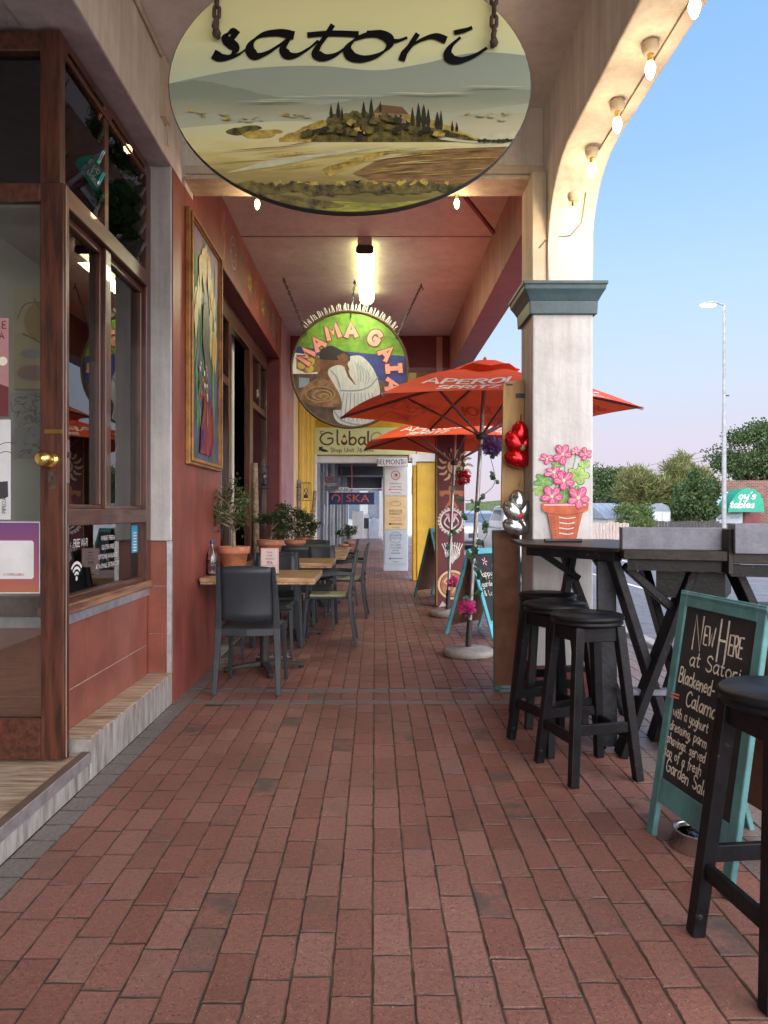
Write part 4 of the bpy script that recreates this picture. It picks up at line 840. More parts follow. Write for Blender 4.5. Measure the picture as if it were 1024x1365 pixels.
M['art_dark'] = mat('art_dark', (.028, .032, .014), .22, .3, 20, coat=.5)
M['art_house'] = mat('art_house', (.30, .22, .11), .22, .2, 30, coat=.5); M['art_roof'] = mat('art_roof', (.16, .09, .04), .22, coat=.5)
M['art_pale'] = mat('art_pale', (.52, .52, .34), .22, .1, 10, coat=.5)
el2 = [(cx_+(ra-.004)*math.cos(2*math.pi*i/72), cz_+(rb-.004)*math.sin(2*math.pi*i/72)) for i in range(72)]
q = MB()
def A_(pts, m, sm=True):
    P_ = PP(pts, YSG)
    c = clip_convex(P_, el2)
    if len(c) > 2: q.poly(c, fr, m)
q.poly(el2, fr, 'art_sky')
def ridge(pts, bottom, m, jag=0, step=4, seed=1):
    rs = random.Random(seed); P_ = catmull(pts, 8); o = []
    for a, b in P_: o.append((a, b+rs.uniform(-jag, jag)))
    A_([(P_[-1][0], bottom)] + [(P_[0][0], bottom)] + o, m)
ridge([(200, 118), (260, 104), (330, 92), (420, 88), (500, 94), (560, 86), (640, 70), (730, 78)], 180, 'art_hill_far')
ridge([(200, 118), (255, 108), (300, 114), (360, 128), (420, 140), (480, 132), (520, 128), (600, 124), (660, 118), (730, 122)], 185, 'art_hill_mid', .8)
ridge([(200, 158), (280, 152), (350, 156), (430, 150), (520, 148), (600, 150), (730, 135)], 190, 'art_hill_far', 1, seed=3)
ridge([(200, 176), (300, 166), (400, 162), (500, 170), (600, 166), (730, 160)], 290, 'art_field')
ridge([(585, 165), (610, 155), (660, 152), (700, 151), (735, 150)], 190, 'art_hill_mid', .4); ridge([(630, 186), (660, 178), (735, 168)], 196, 'art_pale')
for (a, b, r_, sd) in ((320, 176, 12, 1), (345, 180, 14, 2), (335, 171, 9, 3), (365, 176, 8, 4)):
    A_([(a+r_*1.6*math.cos(t*.5), b-r_*.5*math.sin(t*.5)*(.7+.3*random.random())) for t in range(13)], 'art_bush' if sd % 2 else 'art_gold')
ridge([(372, 186), (400, 172), (440, 158), (480, 150), (520, 150), (560, 155), (600, 170), (640, 186)], 190, 'art_gold', 1.5, seed=4)
ridge([(415, 186), (445, 160), (470, 150), (500, 152), (540, 160), (580, 172), (640, 188)], 190, 'art_bush', 2.5, seed=5)
for (a, b, r_) in ((450, 162, 16), (470, 158, 14), (490, 168, 18), (520, 172, 20), (550, 174, 18), (575, 180, 14)): A_([(a+r_*math.cos(t*.628), b+r_*.62*math.sin(t*.628)*(.8+.3*random.random())) for t in range(10)], 'art_bush')
A_([(500, 150), (541, 152), (541, 165), (500, 162)], 'art_house'); A_([(497, 151), (506, 140), (536, 143), (545, 153)], 'art_roof')
for k in range(5): A_([(505+k*7, 154), (507.5+k*7, 154), (507.5+k*7, 157), (505+k*7, 157)], 'art_dark')
for (a, h_, w_) in ((441.5, 16, 5), (451, 20, 6), (456, 12, 4), (485, 20, 6), (495, 24, 6), (507, 12, 4), (550, 24, 6), (558, 30, 7), (565, 28, 8), (571, 22, 6), (583, 24, 8), (588, 26, 5), (603, 12, 4), (609, 10, 4)):
    b = 158 if a < 500 else (170 if a < 580 else 176)
    if a in (507,): b = 150
    A_([(a-w_/2*.6, b), (a-w_/2, b-h_*.35), (a-w_/4, b-h_*.8), (a, b-h_-3), (a+w_/4, b-h_*.8), (a+w_/2, b-h_*.35), (a+w_/2*.6, b)], 'art_dark')
A_([(470, 232), (500, 216), (540, 206), (600, 199), (735, 194), (735, 236), (640, 246), (560, 247), (500, 242)], 'art_plough'); A_([(440, 236), (470, 222), (520, 206), (560, 198), (520, 200), (470, 212), (430, 226)], 'art_gold'); A_([(300, 232), (360, 214), (440, 202), (520, 196), (440, 208), (370, 222)], 'art_pale')
A_([(578, 177), (590, 183), (620, 188), (650, 190), (650, 192), (618, 191), (588, 187), (576, 180)], 'art_pale')
rs = random.Random(11)
for k in range(26): a = 285+k*14+rs.uniform(-4, 4); r_ = rs.uniform(7, 13); b = 252-2*math.sin(k); A_([(a+r_*1.3*math.cos(t*.628), b+r_*.8*math.sin(t*.628)*(.7+.4*rs.random())) for t in range(10)], 'art_bush')
for k in range(18): a = 370+k*13+rs.uniform(-5, 5); r_ = rs.uniform(2, 5); A_([(a+r_*1.4*math.cos(t*1.05), 245+rs.uniform(-3, 3)+r_*.7*math.sin(t*1.05)) for t in range(6)], 'art_gold')
for k in range(14): a = 640+k*6; A_([(a+4*math.cos(t*1.05), 189+rs.uniform(-1, 1)+2.5*math.sin(t*1.05)) for t in range(6)], 'art_dark')
ridge([(250, 262), (330, 260), (420, 268), (520, 272), (600, 262), (700, 250)], 300, 'art_grass', .5); ridge([(300, 262), (380, 262), (460, 276), (380, 284)], 290, 'art_bush', .5)
rs = random.Random(31)
for k in range(46):
    t = rs.uniform(0, 1); a = 250+430*t; b = 152+6*math.sin(t*7)+rs.uniform(-4, 6); r_ = rs.uniform(1.5, 4)
    if abs(a-520) > 100: A_([(a+r_*1.8*math.cos(u*1.05), b+r_*.7*math.sin(u*1.05)) for u in range(6)], 'art_hill_mid' if k % 3 else 'art_gold')
for k in range(16):
    x0_ = rs.uniform(260, 520); y0_ = rs.uniform(196, 236); ln_ = rs.uniform(50, 130); A_([(x0_, y0_), (x0_+ln_*.5, y0_-6), (x0_+ln_, y0_-9), (x0_+ln_*.5, y0_-4.6)], rs.choice(['art_pale', 'art_gold', 'art_field', 'art_plough']))
for k in range(22):
    x0_ = rs.uniform(480, 640); y0_ = rs.uniform(204, 238); ln_ = rs.uniform(30, 80); A_([(x0_, y0_), (x0_+ln_*.5, y0_-2.2), (x0_+ln_, y0_-3), (x0_+ln_*.5, y0_-1.1)], rs.choice(['art_field', 'art_gold', 'art_bush']))
for k in range(60):
    a = 405+rs.uniform(0, 190); b = 184-28*math.exp(-((a-505)/70)**2)*rs.uniform(.1, 1); r_ = rs.uniform(2.5, 6); A_([(a+r_*1.2*math.cos(u*.9), b+r_*.75*math.sin(u*.9)*rs.uniform(.7, 1.2)) for u in range(7)], rs.choice(['art_bush', 'art_dark', 'art_bush', 'art_bush', 'art_gold', 'art_dark']))
for k in range(9):
    a = rs.uniform(290, 640); b = rs.uniform(118, 140); ln_ = rs.uniform(40, 110); A_([(a, b), (a+ln_*.4, b-.8), (a+ln_, b+.3), (a+ln_*.5, b+.6)], 'art_pale')
q.build('landscape', sg)
# the name in flowing script (broad nib)
q = MB(); fr.k = .004; nb = R(38); W_ = .042; M['letter_black'] = flat('letter_black', (.006, .006, .006), .75, spec=.1)
def sc(pts, w_=1.0): q.stroke(PP(pts, YSG), W_*w_, fr, 'letter_black', nib=nb)
sc([(313, 47), (308, 44), (302, 49), (304, 56), (312, 63), (313, 70), (305, 77), (295, 78), (288, 75)]); sc([(288, 76), (300, 79), (318, 74), (334, 62)], .7)
sc([(389, 48), (372, 45), (350, 48), (336, 58), (334, 69), (342, 76), (356, 72), (372, 62), (389, 49)]); sc([(389, 48), (382, 58), (378, 67), (384, 75), (396, 75), (412, 66), (424, 56)], .9)
sc([(443, 36), (434, 50), (424, 64), (422, 73), (432, 78), (446, 75), (460, 66), (470, 58)], 1.0); sc([(412, 48), (440, 46), (476, 47)], .8)
sc([(492, 47), (474, 54), (464, 65), (468, 76), (484, 80), (504, 75), (518, 64), (518, 53), (506, 47), (492, 47)]); sc([(518, 56), (530, 56), (542, 52)], .6)
sc([(556, 48), (548, 60), (540, 70), (536, 80)]); sc([(538, 76), (550, 62), (566, 53), (580, 50), (592, 54)], .8)
sc([(613, 52), (602, 62), (597, 72), (601, 80), (614, 82), (632, 76), (648, 66)]); sc([(607, 45), (620, 42), (628, 39)], .8)
q.build('lettering', sg)
def chain(mb, p0, p1, L_=.052, w_=.030, r=.0055, m='iron'):
    p0, p1 = Vector(p0), Vector(p1); d = p1-p0; n = max(1, round(d.length/(L_-2*r*1.2))); d.normalize(); st = (p1-p0).length/n
    a = d.cross(Vector((0, 0, 1))) if abs(d.z) < .9 else d.cross(Vector((0, 1, 0))); a.normalize(); b = d.cross(a)
    for i in range(n):
        c = p0+d*(i+.5)*st; s_ = a if i % 2 else b; hl = L_/2-w_/2; pts = []
        for k in range(12):
            t = 2*math.pi*k/12; x = math.cos(t)*(w_/2-r); y = math.sin(t)*(w_/2-r)+(hl if math.sin(t) > 0 else -hl); pts.append(c+s_*x+d*y)
        mb.tube(pts+[pts[0]], r, m, 6, cap=False)
for x_, y_ in ((291, 46), (657, 58)):
    a, b = px(x_, y_, YSG); q = MB(); chain(q, (a, YSG-.03, b), (a+.004, YSG-.01, 4.0), L_=.062, w_=.036, r=.0075); q.build('chain', sg)
    MB().tube([(a, YSG-.045, b+.02), (a-.006, YSG-.05, b), (a, YSG-.02, b-.012), (a, YSG+.05, b-.012)], .010, 'iron', 8).ball((a, YSG-.03, b-.016), .018, 'iron', 8).build('shackle', sg)

# ================================================================== MAMA GAIA SIGN
YMG = 8.1
mg = thing('hanging_sign', 'round painted restaurant sign with a kneeling woman, rope rim and white sticks', 'sign')
cx_, cz_ = px(466, 493, YMG); rr = 77.5*YMG/F; fr = xz(YMG)
cl = [(cx_+rr*math.cos(2*math.pi*i/64), cz_+rr*math.sin(2*math.pi*i/64)) for i in range(64)]
MB().prism(cl, fr, -.03, 0, 'sign_brown').build('board', mg)
M['mg_green'] = mat('mg_green', (.17, .36, .04), .6, .25, 6); M['mg_blue'] = mat('mg_blue', (.035, .055, .24), .6, .25, 6); M['mg_brown'] = mat('mg_brown', (.12, .08, .06), .6, .3, 7); M['mg_tan'] = mat('mg_tan', (.27, .15, .085), .6, .25, 16)
M['mg_pink'] = mat('mg_pink', (.80, .36, .30), .6, .08, 10); M['mg_dress'] = mat('mg_dress', (.62, .64, .62), .6, c2=(.42, .48, .52), ns=8, stretch=(5, 5, .8)); M['mg_fold'] = mat('mg_fold', (.26, .34, .42), .6); M['mg_skin'] = mat('mg_skin', (.17, .075, .04), .6, .2, 14); M['mg_lemon'] = mat('mg_lemon', (.62, .50, .08), .6)
q = MB()
def B_(pts, m):
    if len(pts) >= 8: pts = catmull(pts+[pts[0]], 5)[:-1]
    c = clip_convex(PP(pts, YMG), cl)
    if len(c) > 2: q.poly(c, fr, m)
def Zc(a, b): return (360+a*.2344, 330+b*.2344)
def Z_(l): return [Zc(a, b) for a, b in l]
q.poly(cl, fr, 'mg_brown'); B_(Z_([(100, 560), (100, 300), (820, 300), (820, 660), (560, 610), (380, 590), (200, 580)]), 'mg_green')
B_(Z_([(100, 550), (200, 570), (400, 590), (560, 605), (820, 635), (820, 760), (600, 750), (300, 620), (100, 620)]), 'mg_blue')
B_(Z_([(140, 600), (280, 620), (270, 720), (120, 720)]), 'white_print'); B_(Z_([(150, 610), (270, 615), (300, 660), (280, 710), (200, 715), (150, 690)]), 'mg_tan')
for a, b in ((180, 670), (232, 650), (226, 690)): x, z = px(*Zc(a, b), YMG); q.disc(x, z, .045, fr, 'mg_lemon')
B_(Z_([(165, 740), (225, 745), (222, 790), (165, 800)]), 'mg_fold')
B_(Z_([(170, 820), (240, 760), (320, 740), (390, 800), (410, 880), (380, 910), (250, 900), (180, 870)]), 'mg_tan')
for k in range(5): x, z = px(*Zc(285+k*6, 835+k*3), YMG); q.ring(x, z, .17-.03*k, .008, fr, 'mg_brown' if k % 2 else 'gold_sym', ry=.09-.015*k)
B_(Z_([(280, 640), (340, 640), (440, 650), (450, 690), (380, 720), (330, 760), (290, 740)]), 'mg_skin')
B_(Z_([(430, 640), (460, 620), (520, 620), (580, 680), (615, 760), (625, 840), (600, 900), (610, 985), (540, 1015), (450, 1015), (380, 990), (360, 930), (410, 920), (400, 850), (370, 790), (330, 720), (345, 685), (400, 670), (450, 700)]), 'mg_dress')
B_(Z_([(280, 610), (300, 575), (350, 560), (395, 580), (450, 610), (450, 650), (400, 645), (330, 640), (285, 635)]), 'ink')
B_(Z_([(420, 640), (440, 680), (455, 730), (490, 785), (480, 780), (445, 740), (425, 690)]), 'mg_skin'); B_(Z_([(380, 620), (420, 600), (450, 625), (440, 680), (400, 660)]), 'mg_skin')
def S_(pts, w_, m): q.stroke(PP(Z_(pts), YMG), w_, fr, m)
S_([(400, 815), (500, 815), (570, 790), (612, 740)], .018, 'mg_fold')
for k in range(9): a = 420+k*20; S_([(a, 830), (a-10+k*3, 900), (a-20+k*4, 985)], .010, 'mg_fold')
for k in range(5): S_([(480+k*18, 650+k*12), (500+k*16, 700+k*10), (500+k*14, 760+k*4)], .008, 'mg_fold')
S_([(365, 935), (420, 990), (520, 1010), (600, 990)], .014, 'mg_fold'); S_([(345, 700), (380, 740), (400, 800)], .012, 'mg_fold')
q.build('painting', mg)
q = MB(); fr.k = .0045
for ch, a, b, rot in (('M', 205, 620, 62), ('A', 270, 545, 38), ('M', 355, 480, 18), ('A', 462, 470, 2), ('G', 597, 515, -30), ('A', 665, 600, -48), ('I', 705, 690, -86), ('A', 700, 785, -100)):
    x, z = px(*Zc(a, b), YMG); t = R(rot); h_ = .145; w_ = (GL[ch][0])*h_/9*1.15
    if ch == 'I': gl = [['/-.9 9,1.9 9'], ['/.5 9,.5 0'], ['/-.9 0,1.9 0']]; w_ = .02
    ox, oz = x-math.cos(t)*w_/2+math.sin(t)*h_/2, z-math.sin(t)*w_/2-math.cos(t)*h_/2
    for wd, m_ in ((.50, 'maroon'), (.35, 'mg_pink')):
        q.text(ch, ox, oz, h_, fr, m_, wd=wd, rot=t, sx=1.15)
        if ch == 'I':
            for zz in (0, h_):
                c_, s_ = math.cos(t), math.sin(t); p0 = (-.03, zz); p1 = (.05, zz)
                q.stroke([(ox+p0[0]*c_-p0[1]*s_, oz+p0[0]*s_+p0[1]*c_), (ox+p1[0]*c_-p1[1]*s_, oz+p1[0]*s_+p1[1]*c_)], wd*h_, fr, m_, smooth=False)
q.build('lettering', mg)
pts = [(cx_+rr*math.cos(t*math.pi/48), YMG-.005, cz_+rr*math.sin(t*math.pi/48)) for t in range(96)]; MB().tube(pts+[pts[0]], .016, 'rope', 7, cap=False).build('rope_rim', mg)
q0 = None
for k in range(44):
    t = R(42+96*k/43); r0 = rr+.004; r1 = rr+.075+.02*((k*7) % 3)/2; jt = math.sin(k*2.3)*.05
    MB().tube([(cx_+r0*math.cos(t), YMG+.01, cz_+r0*math.sin(t)), (cx_+r1*math.cos(t+jt*.3), YMG-.01, cz_+r1*math.sin(t+jt*.3))], .0052, 'white_print', 6).build('stick', mg)
for (x0, y0, x1, y1) in ((378, 368, 409, 447), (473, 371, 468, 424), (562, 376, 528, 452)):
    Yc = 2.69*F/(CY-y0); a, _ = px(x0, y0, Yc); b, zb = px(x1, y1, YMG); q = MB(); chain(q, (b, YMG-.02, zb), (a, Yc, 3.88), L_=.05, w_=.03, r=.005, m='black_iron'); q.build('chain', mg)
    MB().tube([(a, Yc, 3.9), (a, Yc, 3.86), (a+.02, Yc, 3.84), (a+.01, Yc, 3.82)], .006, 'black_iron', 6).build('hook', mg)
# ================================================================== lamps
EB = emitmat('bulb_glow', (1.0, .74, .42), 30); ET = emitmat('tube_glow', (1.0, .97, .62), 4.5)
def bulb(label, loc, s=1.0, sock=True, lamp=5.0):
    t = thing('light_bulb', label, 'light bulb', loc, group='festoon bulbs under the arcade')
    if sock:
        MB().lathe([(.0, 0), (.038*s, 0), (.040*s, -.02*s), (.034*s, -.045*s), (.022*s, -.055*s)], 'socket').build('socket', t)
        MB().lathe([(.014*s, -.055*s), (.014*s, -.09*s)], 'brass', n=12).build('cap', t)
    z0 = -.088*s
    MB().lathe([(.004, z0), (.016*s, z0-.006), (.0235*s, z0-.028*s), (.022*s, z0-.05*s), (.012*s, z0-.078*s), (.0, z0-.088*s)], EB, n=16).build('globe', t)
    ld = bpy.data.lights.new('bulb_light', 'POINT'); ld.energy = lamp; ld.color = (1, .68, .38); ld.shadow_soft_size = .03; lo = bpy.data.objects.new('bulb_light', ld); COL.objects.link(lo); lo.parent = t; lo.location = (-.0, 0, z0-.13*s)
    return t
bl = 1.6
for x_, y_, Yb, zt, lb in ((867, 45, 3.38, 3.455, 'lit bulb on the curved beam, second highest of the row of five'), (823, 127, 3.86, 3.455, 'lit bulb on the curved beam, middle of the row of five'), (789, 190, 4.34, 3.44, 'lit bulb on the curved beam, fourth down in the row of five'), (765, 262, 4.56, 3.34, 'lit bulb on the curved beam corner, lowest of the row of five'), (926, -25, 2.9, 3.455, 'lit bulb at the top right edge, highest of the row of five')):
    X_ = (x_-CX)*Yb/F; zt = min(zt, px(0, y_, Yb)[1]+.02); bulb(lb, (X_, Yb, zt), 1.0, lamp=bl*(.55 if Yb > 4.4 else 1))
bulb('lit bulb under the cross beam near the left wall', ((343-CX)*5.09/F, 5.09, 3.53), .8, lamp=bl*.9)
bulb('lit bulb under the cross beam near the painted pillar', ((609-CX)*5.09/F, 5.09, 3.535), .8, lamp=bl*.9)
tl = thing('ceiling_lamp', 'long lit fluorescent lamp fixed to the pink arcade ceiling', 'lamp')
xt = -.10
MB().box(xt-.088, xt+.088, 6.97, 7.02, 3.765, 3.85, 'black_iron').build('end_cap', tl, bevel=.02)
MB().box(xt-.07, xt+.07, 6.95, 8.72, 3.845, 3.895, 'white_plastic').box(xt-.02, xt+.02, 7.1, 8.6, 3.88, 3.90, 'white_plastic').build('housing', tl)
dv = MB(); pr = [(xt+.09*math.cos(R(a)), 3.84+.085*math.sin(R(a))) for a in range(180, 361, 20)]
vs = [(a, y, b) for y in (7.03, 8.70) for a, b in pr]; n = len(pr)
dv.add(vs, [(i, i+1, n+i+1, n+i) for i in range(n-1)]+[tuple(range(n)), tuple(range(2*n-1, n-1, -1))], ET, False); dv.build('diffuser', tl)
ld = bpy.data.lights.new('tube_light', 'AREA'); ld.shape = 'RECTANGLE'; ld.size = .16; ld.size_y = 1.6; ld.energy = 26; ld.color = (1, .96, .62); lo = bpy.data.objects.new('tube_light', ld); COL.objects.link(lo); lo.location = (xt, 7.85, 3.70); lo.parent = tl

# ================================================================== framed painting on the red wall
fp = thing('framed_painting', 'tall gilt framed painting of cream lilies over dark blues on the red wall', 'painting')
fr = Frame((XR, 0, 0), (0, 1, 0), (0, 0, 1), (1, 0, 0)); ya, yb, za, zb = 4.86, 5.86, 1.56, 3.32
q = MB()
for e0, e1, t in ((0, .05, .035), (.02, .04, .05)):
    for a, b, c, d in ((ya+e0, ya+e1, za+e0, zb-e0), (yb-e1, yb-e0, za+e0, zb-e0), (ya+e1, yb-e1, za+e0, za+e1), (ya+e1, yb-e1, zb-e1, zb-e0)): q.box(XR+.001+(.036 if t > .04 else 0), XR+t, a, b, c, d, 'gold')
q.build('frame', fp, bevel=.004)
cv = mat('canvas_dark', (.10, .09, .22), .45, c2=(.06, .14, .06), ns=5, stretch=(2, 2, 1)); q = MB().box(XR+.001, XR+.018, ya+.05, yb-.05, za+.05, zb-.05, cv); fr.k = .0185
q.poly([(ya+.05, zb-.3), (yb-.05, zb-.4), (yb-.05, zb-.05), (ya+.05, zb-.05)], fr, mat('art_mauve', (.26, .17, .28), .45, .2, 5))
rs = random.Random(21); M['lily'] = mat('lily', (.72, .66, .34), .45, .12, 20); M['lily_y'] = mat('lily_y', (.66, .45, .08), .45)
for k in range(26): y = rs.uniform(ya+.1, yb-.12); z = rs.uniform(za+.55, zb-.15); q.stroke([(y, z-.3), (y+rs.uniform(-.05, .05), z), (y+rs.uniform(-.06, .06), z+.12)], .04, fr, 'green_paint', taper=True)
for k in range(34):
    t = rs.uniform(0, 1); y = ya+.5+.36*math.cos(math.pi*t)*rs.uniform(.4, 1.05); z = za+.80+.78*math.sin(math.pi*t)*rs.uniform(.75, 1.05); s_ = rs.uniform(.75, 1.25)
    q.poly([(y-.045*s_, z+.02), (y-.035*s_, z-.05*s_), (y, z-.14*s_), (y+.03*s_, z-.05*s_), (y+.05*s_, z+.03*s_), (y+.02*s_, z+.10*s_), (y-.03*s_, z+.07*s_)], fr, 'lily' if k % 3 else 'lily_y'); q.stroke([(y, z-.05*s_), (y+.006, z+.03*s_)], .014, fr, 'lily_y')
q.poly([(ya+.42, zb-.55), (ya+.55, zb-.5), (ya+.62, zb-.7), (ya+.58, za+.75), (ya+.52, za+.6), (ya+.45, za+.8), (ya+.38, zb-.8)], fr, mat('art_grey', (.09, .10, .08), .45))
q.poly([(ya+.30, za+.1), (ya+.70, za+.1), (ya+.76, za+.4), (ya+.62, za+.55), (ya+.45, za+.5), (ya+.34, za+.3)], fr, mat('art_red', (.30, .02, .03), .45, .3, 8))
for k in range(40): y = ya+.42+.12*rs.uniform(-1, 1); z = za+.62+.12*rs.uniform(-1.2, 1.2); q.disc(y, z, rs.uniform(.012, .026), fr, rs.choice(['gold_sym', 'chalk_red', 'white_print', 'car_blue', 'petal_red']), n=6)
for k in range(30): y = rs.uniform(ya+.08, yb-.08); z = rs.uniform(za+.08, za+.75); q.stroke([(y, z-.08), (y+.01, z), (y+rs.uniform(-.03, .03), z+.08)], .018, fr, rs.choice(['mg_blue', 'petal_purple', 'maroon', 'green_paint', 'mg_blue']), taper=True)
q.build('canvas', fp)

# ================================================================== CHAIRS
def make_chair(arms=False, pad=False):
    t = thing('chair', '', 'chair'); cp_ = 'charcoal_plastic'
    for s_ in (-1, 1):
        MB().bar([(s_*.232, -.255, 0), (s_*.222, -.215, .24), (s_*.212, -.195, .44), (s_*.206, -.215, .64), (s_*.198, -.262, .862)], [(.024, .034), (.028, .044), (.032, .05), (.028, .04), (.024, .026)], cp_, up=(1, 0, 0)).build('leg', t, bevel=.005, seg=2)
        MB().bar([(s_*.222, .235, 0), (s_*.212, .215, .25), (s_*.205, .195, .432)], [(.024, .026), (.03, .032), (.034, .042)], cp_, up=(1, 0, 0)).build('leg', t, bevel=.005, seg=2)
        if arms: MB().bar([(s_*.215, -.225, .66), (s_*.232, -.08, .665), (s_*.232, .12, .645), (s_*.222, .19, .58), (s_*.212, .2, .44)], [(.03, .028), (.04, .022), (.042, .022), (.034, .03), (.03, .03)], cp_, up=(1, 0, 0)).build('armrest', t, bevel=.005, seg=2)
    q = MB(); vs = []; fs = []; nx_, ny_ = 8, 8                                       # dished seat with a front roll
    for j in range(ny_+1):
        for i in range(nx_+1):
            u, v = i/nx_*2-1, j/ny_; y = -.20+v*.42; z = .448-.012*(1-u*u)-.012*max(0, v-.8)*5*(v-.8)*5; vs.append((u*(.205+.01*v), y, z))
    n = len(vs); vs += [(a, b, c-.022) for a, b, c in vs]
    for j in range(ny_):
        for i in range(nx_): a = j*(nx_+1)+i; fs.append((a, a+1, a+nx_+2, a+nx_+1)); fs.append((n+a+nx_+1, n+a+nx_+2, n+a+1, n+a))
    for i in range(nx_): fs.append((i+1, i, n+i, n+i+1)); a = ny_*(nx_+1)+i; fs.append((a, a+1, n+a+1, n+a))
    for j in range(ny_): a = j*(nx_+1); fs.append((a, a+nx_+1, n+a+nx_+1, n+a)); a += nx_; fs.append((a+nx_+1, a, n+a, n+a+nx_+1))
    q.add(vs, fs, cp_, True); q.bar([(-.205, -.20, .42), (0, -.222, .418), (.205, -.20, .42)], (.02, .045), cp_, up=(0, 0, 1)).bar([(-.2, .2, .41), (.2, .2, .41)], (.02, .04), cp_); q.build('seat', t)
    if pad: MB().box(-.175, .175, -.15, .18, .442, .462, 'seat_pad').build('seat_pad', t, bevel=.008, seg=2)
    q = MB(); vs = []; fs = []; nz = 8                                             # curved backrest shell
    for j in range(nz+1):
        for i in range(nx_+1):
            u, v = i/nx_*2-1, j/nz; z = .50+v*.36; yb_ = -.203-.058*v*v-.004; dep = -.030*(1-u*u)*(1-.35*v); vs.append((u*(.200-.004*v), yb_+dep, z+(.012*(1-u*u) if j == nz else (-.012*(1-u*u) if j == 0 else 0))))
    n = len(vs); vs += [(a, b+.012, c) for a, b, c in vs]
    for j in range(nz):
        for i in range(nx_): a = j*(nx_+1)+i; fs.append((a, a+1, a+nx_+2, a+nx_+1)); fs.append((n+a+nx_+1, n+a+nx_+2, n+a+1, n+a))
    for i in range(nx_): fs.append((i+1, i, n+i, n+i+1)); a = nz*(nx_+1)+i; fs.append((a, a+1, n+a+1, n+a))
    for j in range(nz): a = j*(nx_+1); fs.append((a, a+nx_+1, n+a+nx_+1, n+a)); a += nx_; fs.append((a+nx_+1, a, n+a, n+a+nx_+1))
    q.add(vs, fs, cp_, True); q.build('backrest', t); return t
GC = 'chairs at the row of cafe tables'
c1 = make_chair(); c2 = make_chair(True, True)
def put(proto, first, label, x, y, rz):
    o = proto if first else dup(proto); o.scale = (.93, 1, 1); o.location = (x, y, 0); o.rotation_euler.z = R(rz); o['label'] = label; o['group'] = GC
put(c1, True, 'nearest charcoal plastic chair, its back to the camera at the first wooden table', -.862, 5.02, 0)
put(c1, False, 'charcoal chair facing the camera across the first table, behind the card', -.90, 6.18, 180)
put(c1, False, 'charcoal chair facing away, just before the second table', -.90, 6.72, 2)
put(c1, False, 'charcoal chair facing the camera just beyond the second table', -.64, 7.62, 180)
put(c1, False, 'charcoal chair with its back to the camera before the third table', -.88, 7.95, 0)
put(c1, False, 'charcoal chair facing the camera beyond the third table', -.78, 9.0, 180)
put(c2, True, 'charcoal armchair side on at the second table, nearest of the chairs facing the wall', -.43, 6.76, 90)
put(c2, False, 'charcoal armchair with pale pad, side on at the third table', -.34, 8.42, 88)
put(c2, False, 'farthest charcoal armchair side on, at the fourth table', -.49, 9.55, 92)

# ================================================================== TABLES
def make_table():
    t = thing('table', '', 'table')
    MB().box(-.42, .425, -.36, .36, .718, .750, 'table_wood').build('table_top', t, bevel=.006, seg=2)
    q = MB().box(-.415, .42, -.355, .355, .700, .7175, 'table_edge'); q.build('top_edge', t, bevel=.003)
    MB().box(-.18, .18, -.18, .18, .690, .6995, 'black_iron').build('top_plate', t)
    MB().tube([(0, 0, .03), (0, 0, .69)], .036, 'black_iron', 20).build('pedestal', t)
    for k in range(4):
        a = R(18+90*k); MB().bar([(0.03*math.cos(a), .03*math.sin(a), .055), (.18*math.cos(a), .18*math.sin(a), .045), (.31*math.cos(a), .31*math.sin(a), .025)], [(.06, .035), (.05, .028), (.045, .02)], 'black_iron').tube([(.29*math.cos(a), .29*math.sin(a), 0), (.29*math.cos(a), .29*math.sin(a), .02)], .02, 'rubber', 10).build('foot', t, bevel=.004)
    return t
t1 = make_table()
for i, (x, y, lb) in enumerate(((-.86, 5.55, 'nearest wooden table holding the menu card and the water bottle'), (-.83, 7.08, 'second wooden table, with one potted bush at its wall end'), (-.75, 8.25, 'third wooden table beside the side-on armchairs'), (-.76, 9.5, 'farthest wooden table of the row by the red wall'))):
    o = t1 if i == 0 else dup(t1); o.location = (x, y, 0); o['label'] = lb; o['group'] = 'wooden cafe tables along the wall'

# bottle, menu card
gb = glassmat('bottle_glass', (.86, .84, .86), 1.5, .06)
bt = thing('water_bottle', 'clear glass water bottle with a blue cap on the nearest table', 'bottle', (-1.235, 5.40, .751))
MB().lathe([(.030, 0), (.044, .004), (.046, .02), (.044, .07), (.046, .12), (.040, .16), (.022, .205), (.014, .225), (.014, .25)], gb, n=20).build('body', bt)
MB().lathe([(.0, .004), (.040, .005), (.042, .02), (.040, .07), (.042, .115), (.0, .116)], glassmat('water', (.80, .84, .88), 1.33, .03), n=18).build('water', bt)
MB().lathe([(.017, .238), (.018, .24), (.018, .262), (.016, .265)], flat('cap_blue', (.03, .06, .22), .4), n=16).build('cap', bt)
mc = thing('menu_card', 'pink and white drinks card in a clear stand on the nearest table', 'menu card', (-.80, 5.42, .751))
fr = Frame((0, -.0032, 0), (1, 0, 0), (0, 0, 1), (0, -1, 0)); q = MB().box(-.068, .068, -.003, .003, .012, .205, flat('card_pink', (.62, .42, .42), .5)); 
q.poly([(-.058, .02), (.058, .02), (.058, .197), (-.058, .197)], fr, flat('card_white', (.70, .55, .54), .5), .0004); fr.k = .001
for s_, z, h_ in (('Fresh', .166, .014), ('Draft', .142, .014), ('Steenbras', .118, .013), ('IPA', .080, .026), ('R45', .045, .013)): q.type(s_, 0, z, h_, fr, 'ink', sx=.9)
q.box(-.058, .058, -.0049, -.0046, .073, .0745, 'ink'); q.build('card', mc)
MB().box(-.07, .07, -.02, .02, 0, .008, gb).build('stand', mc, bevel=.002)

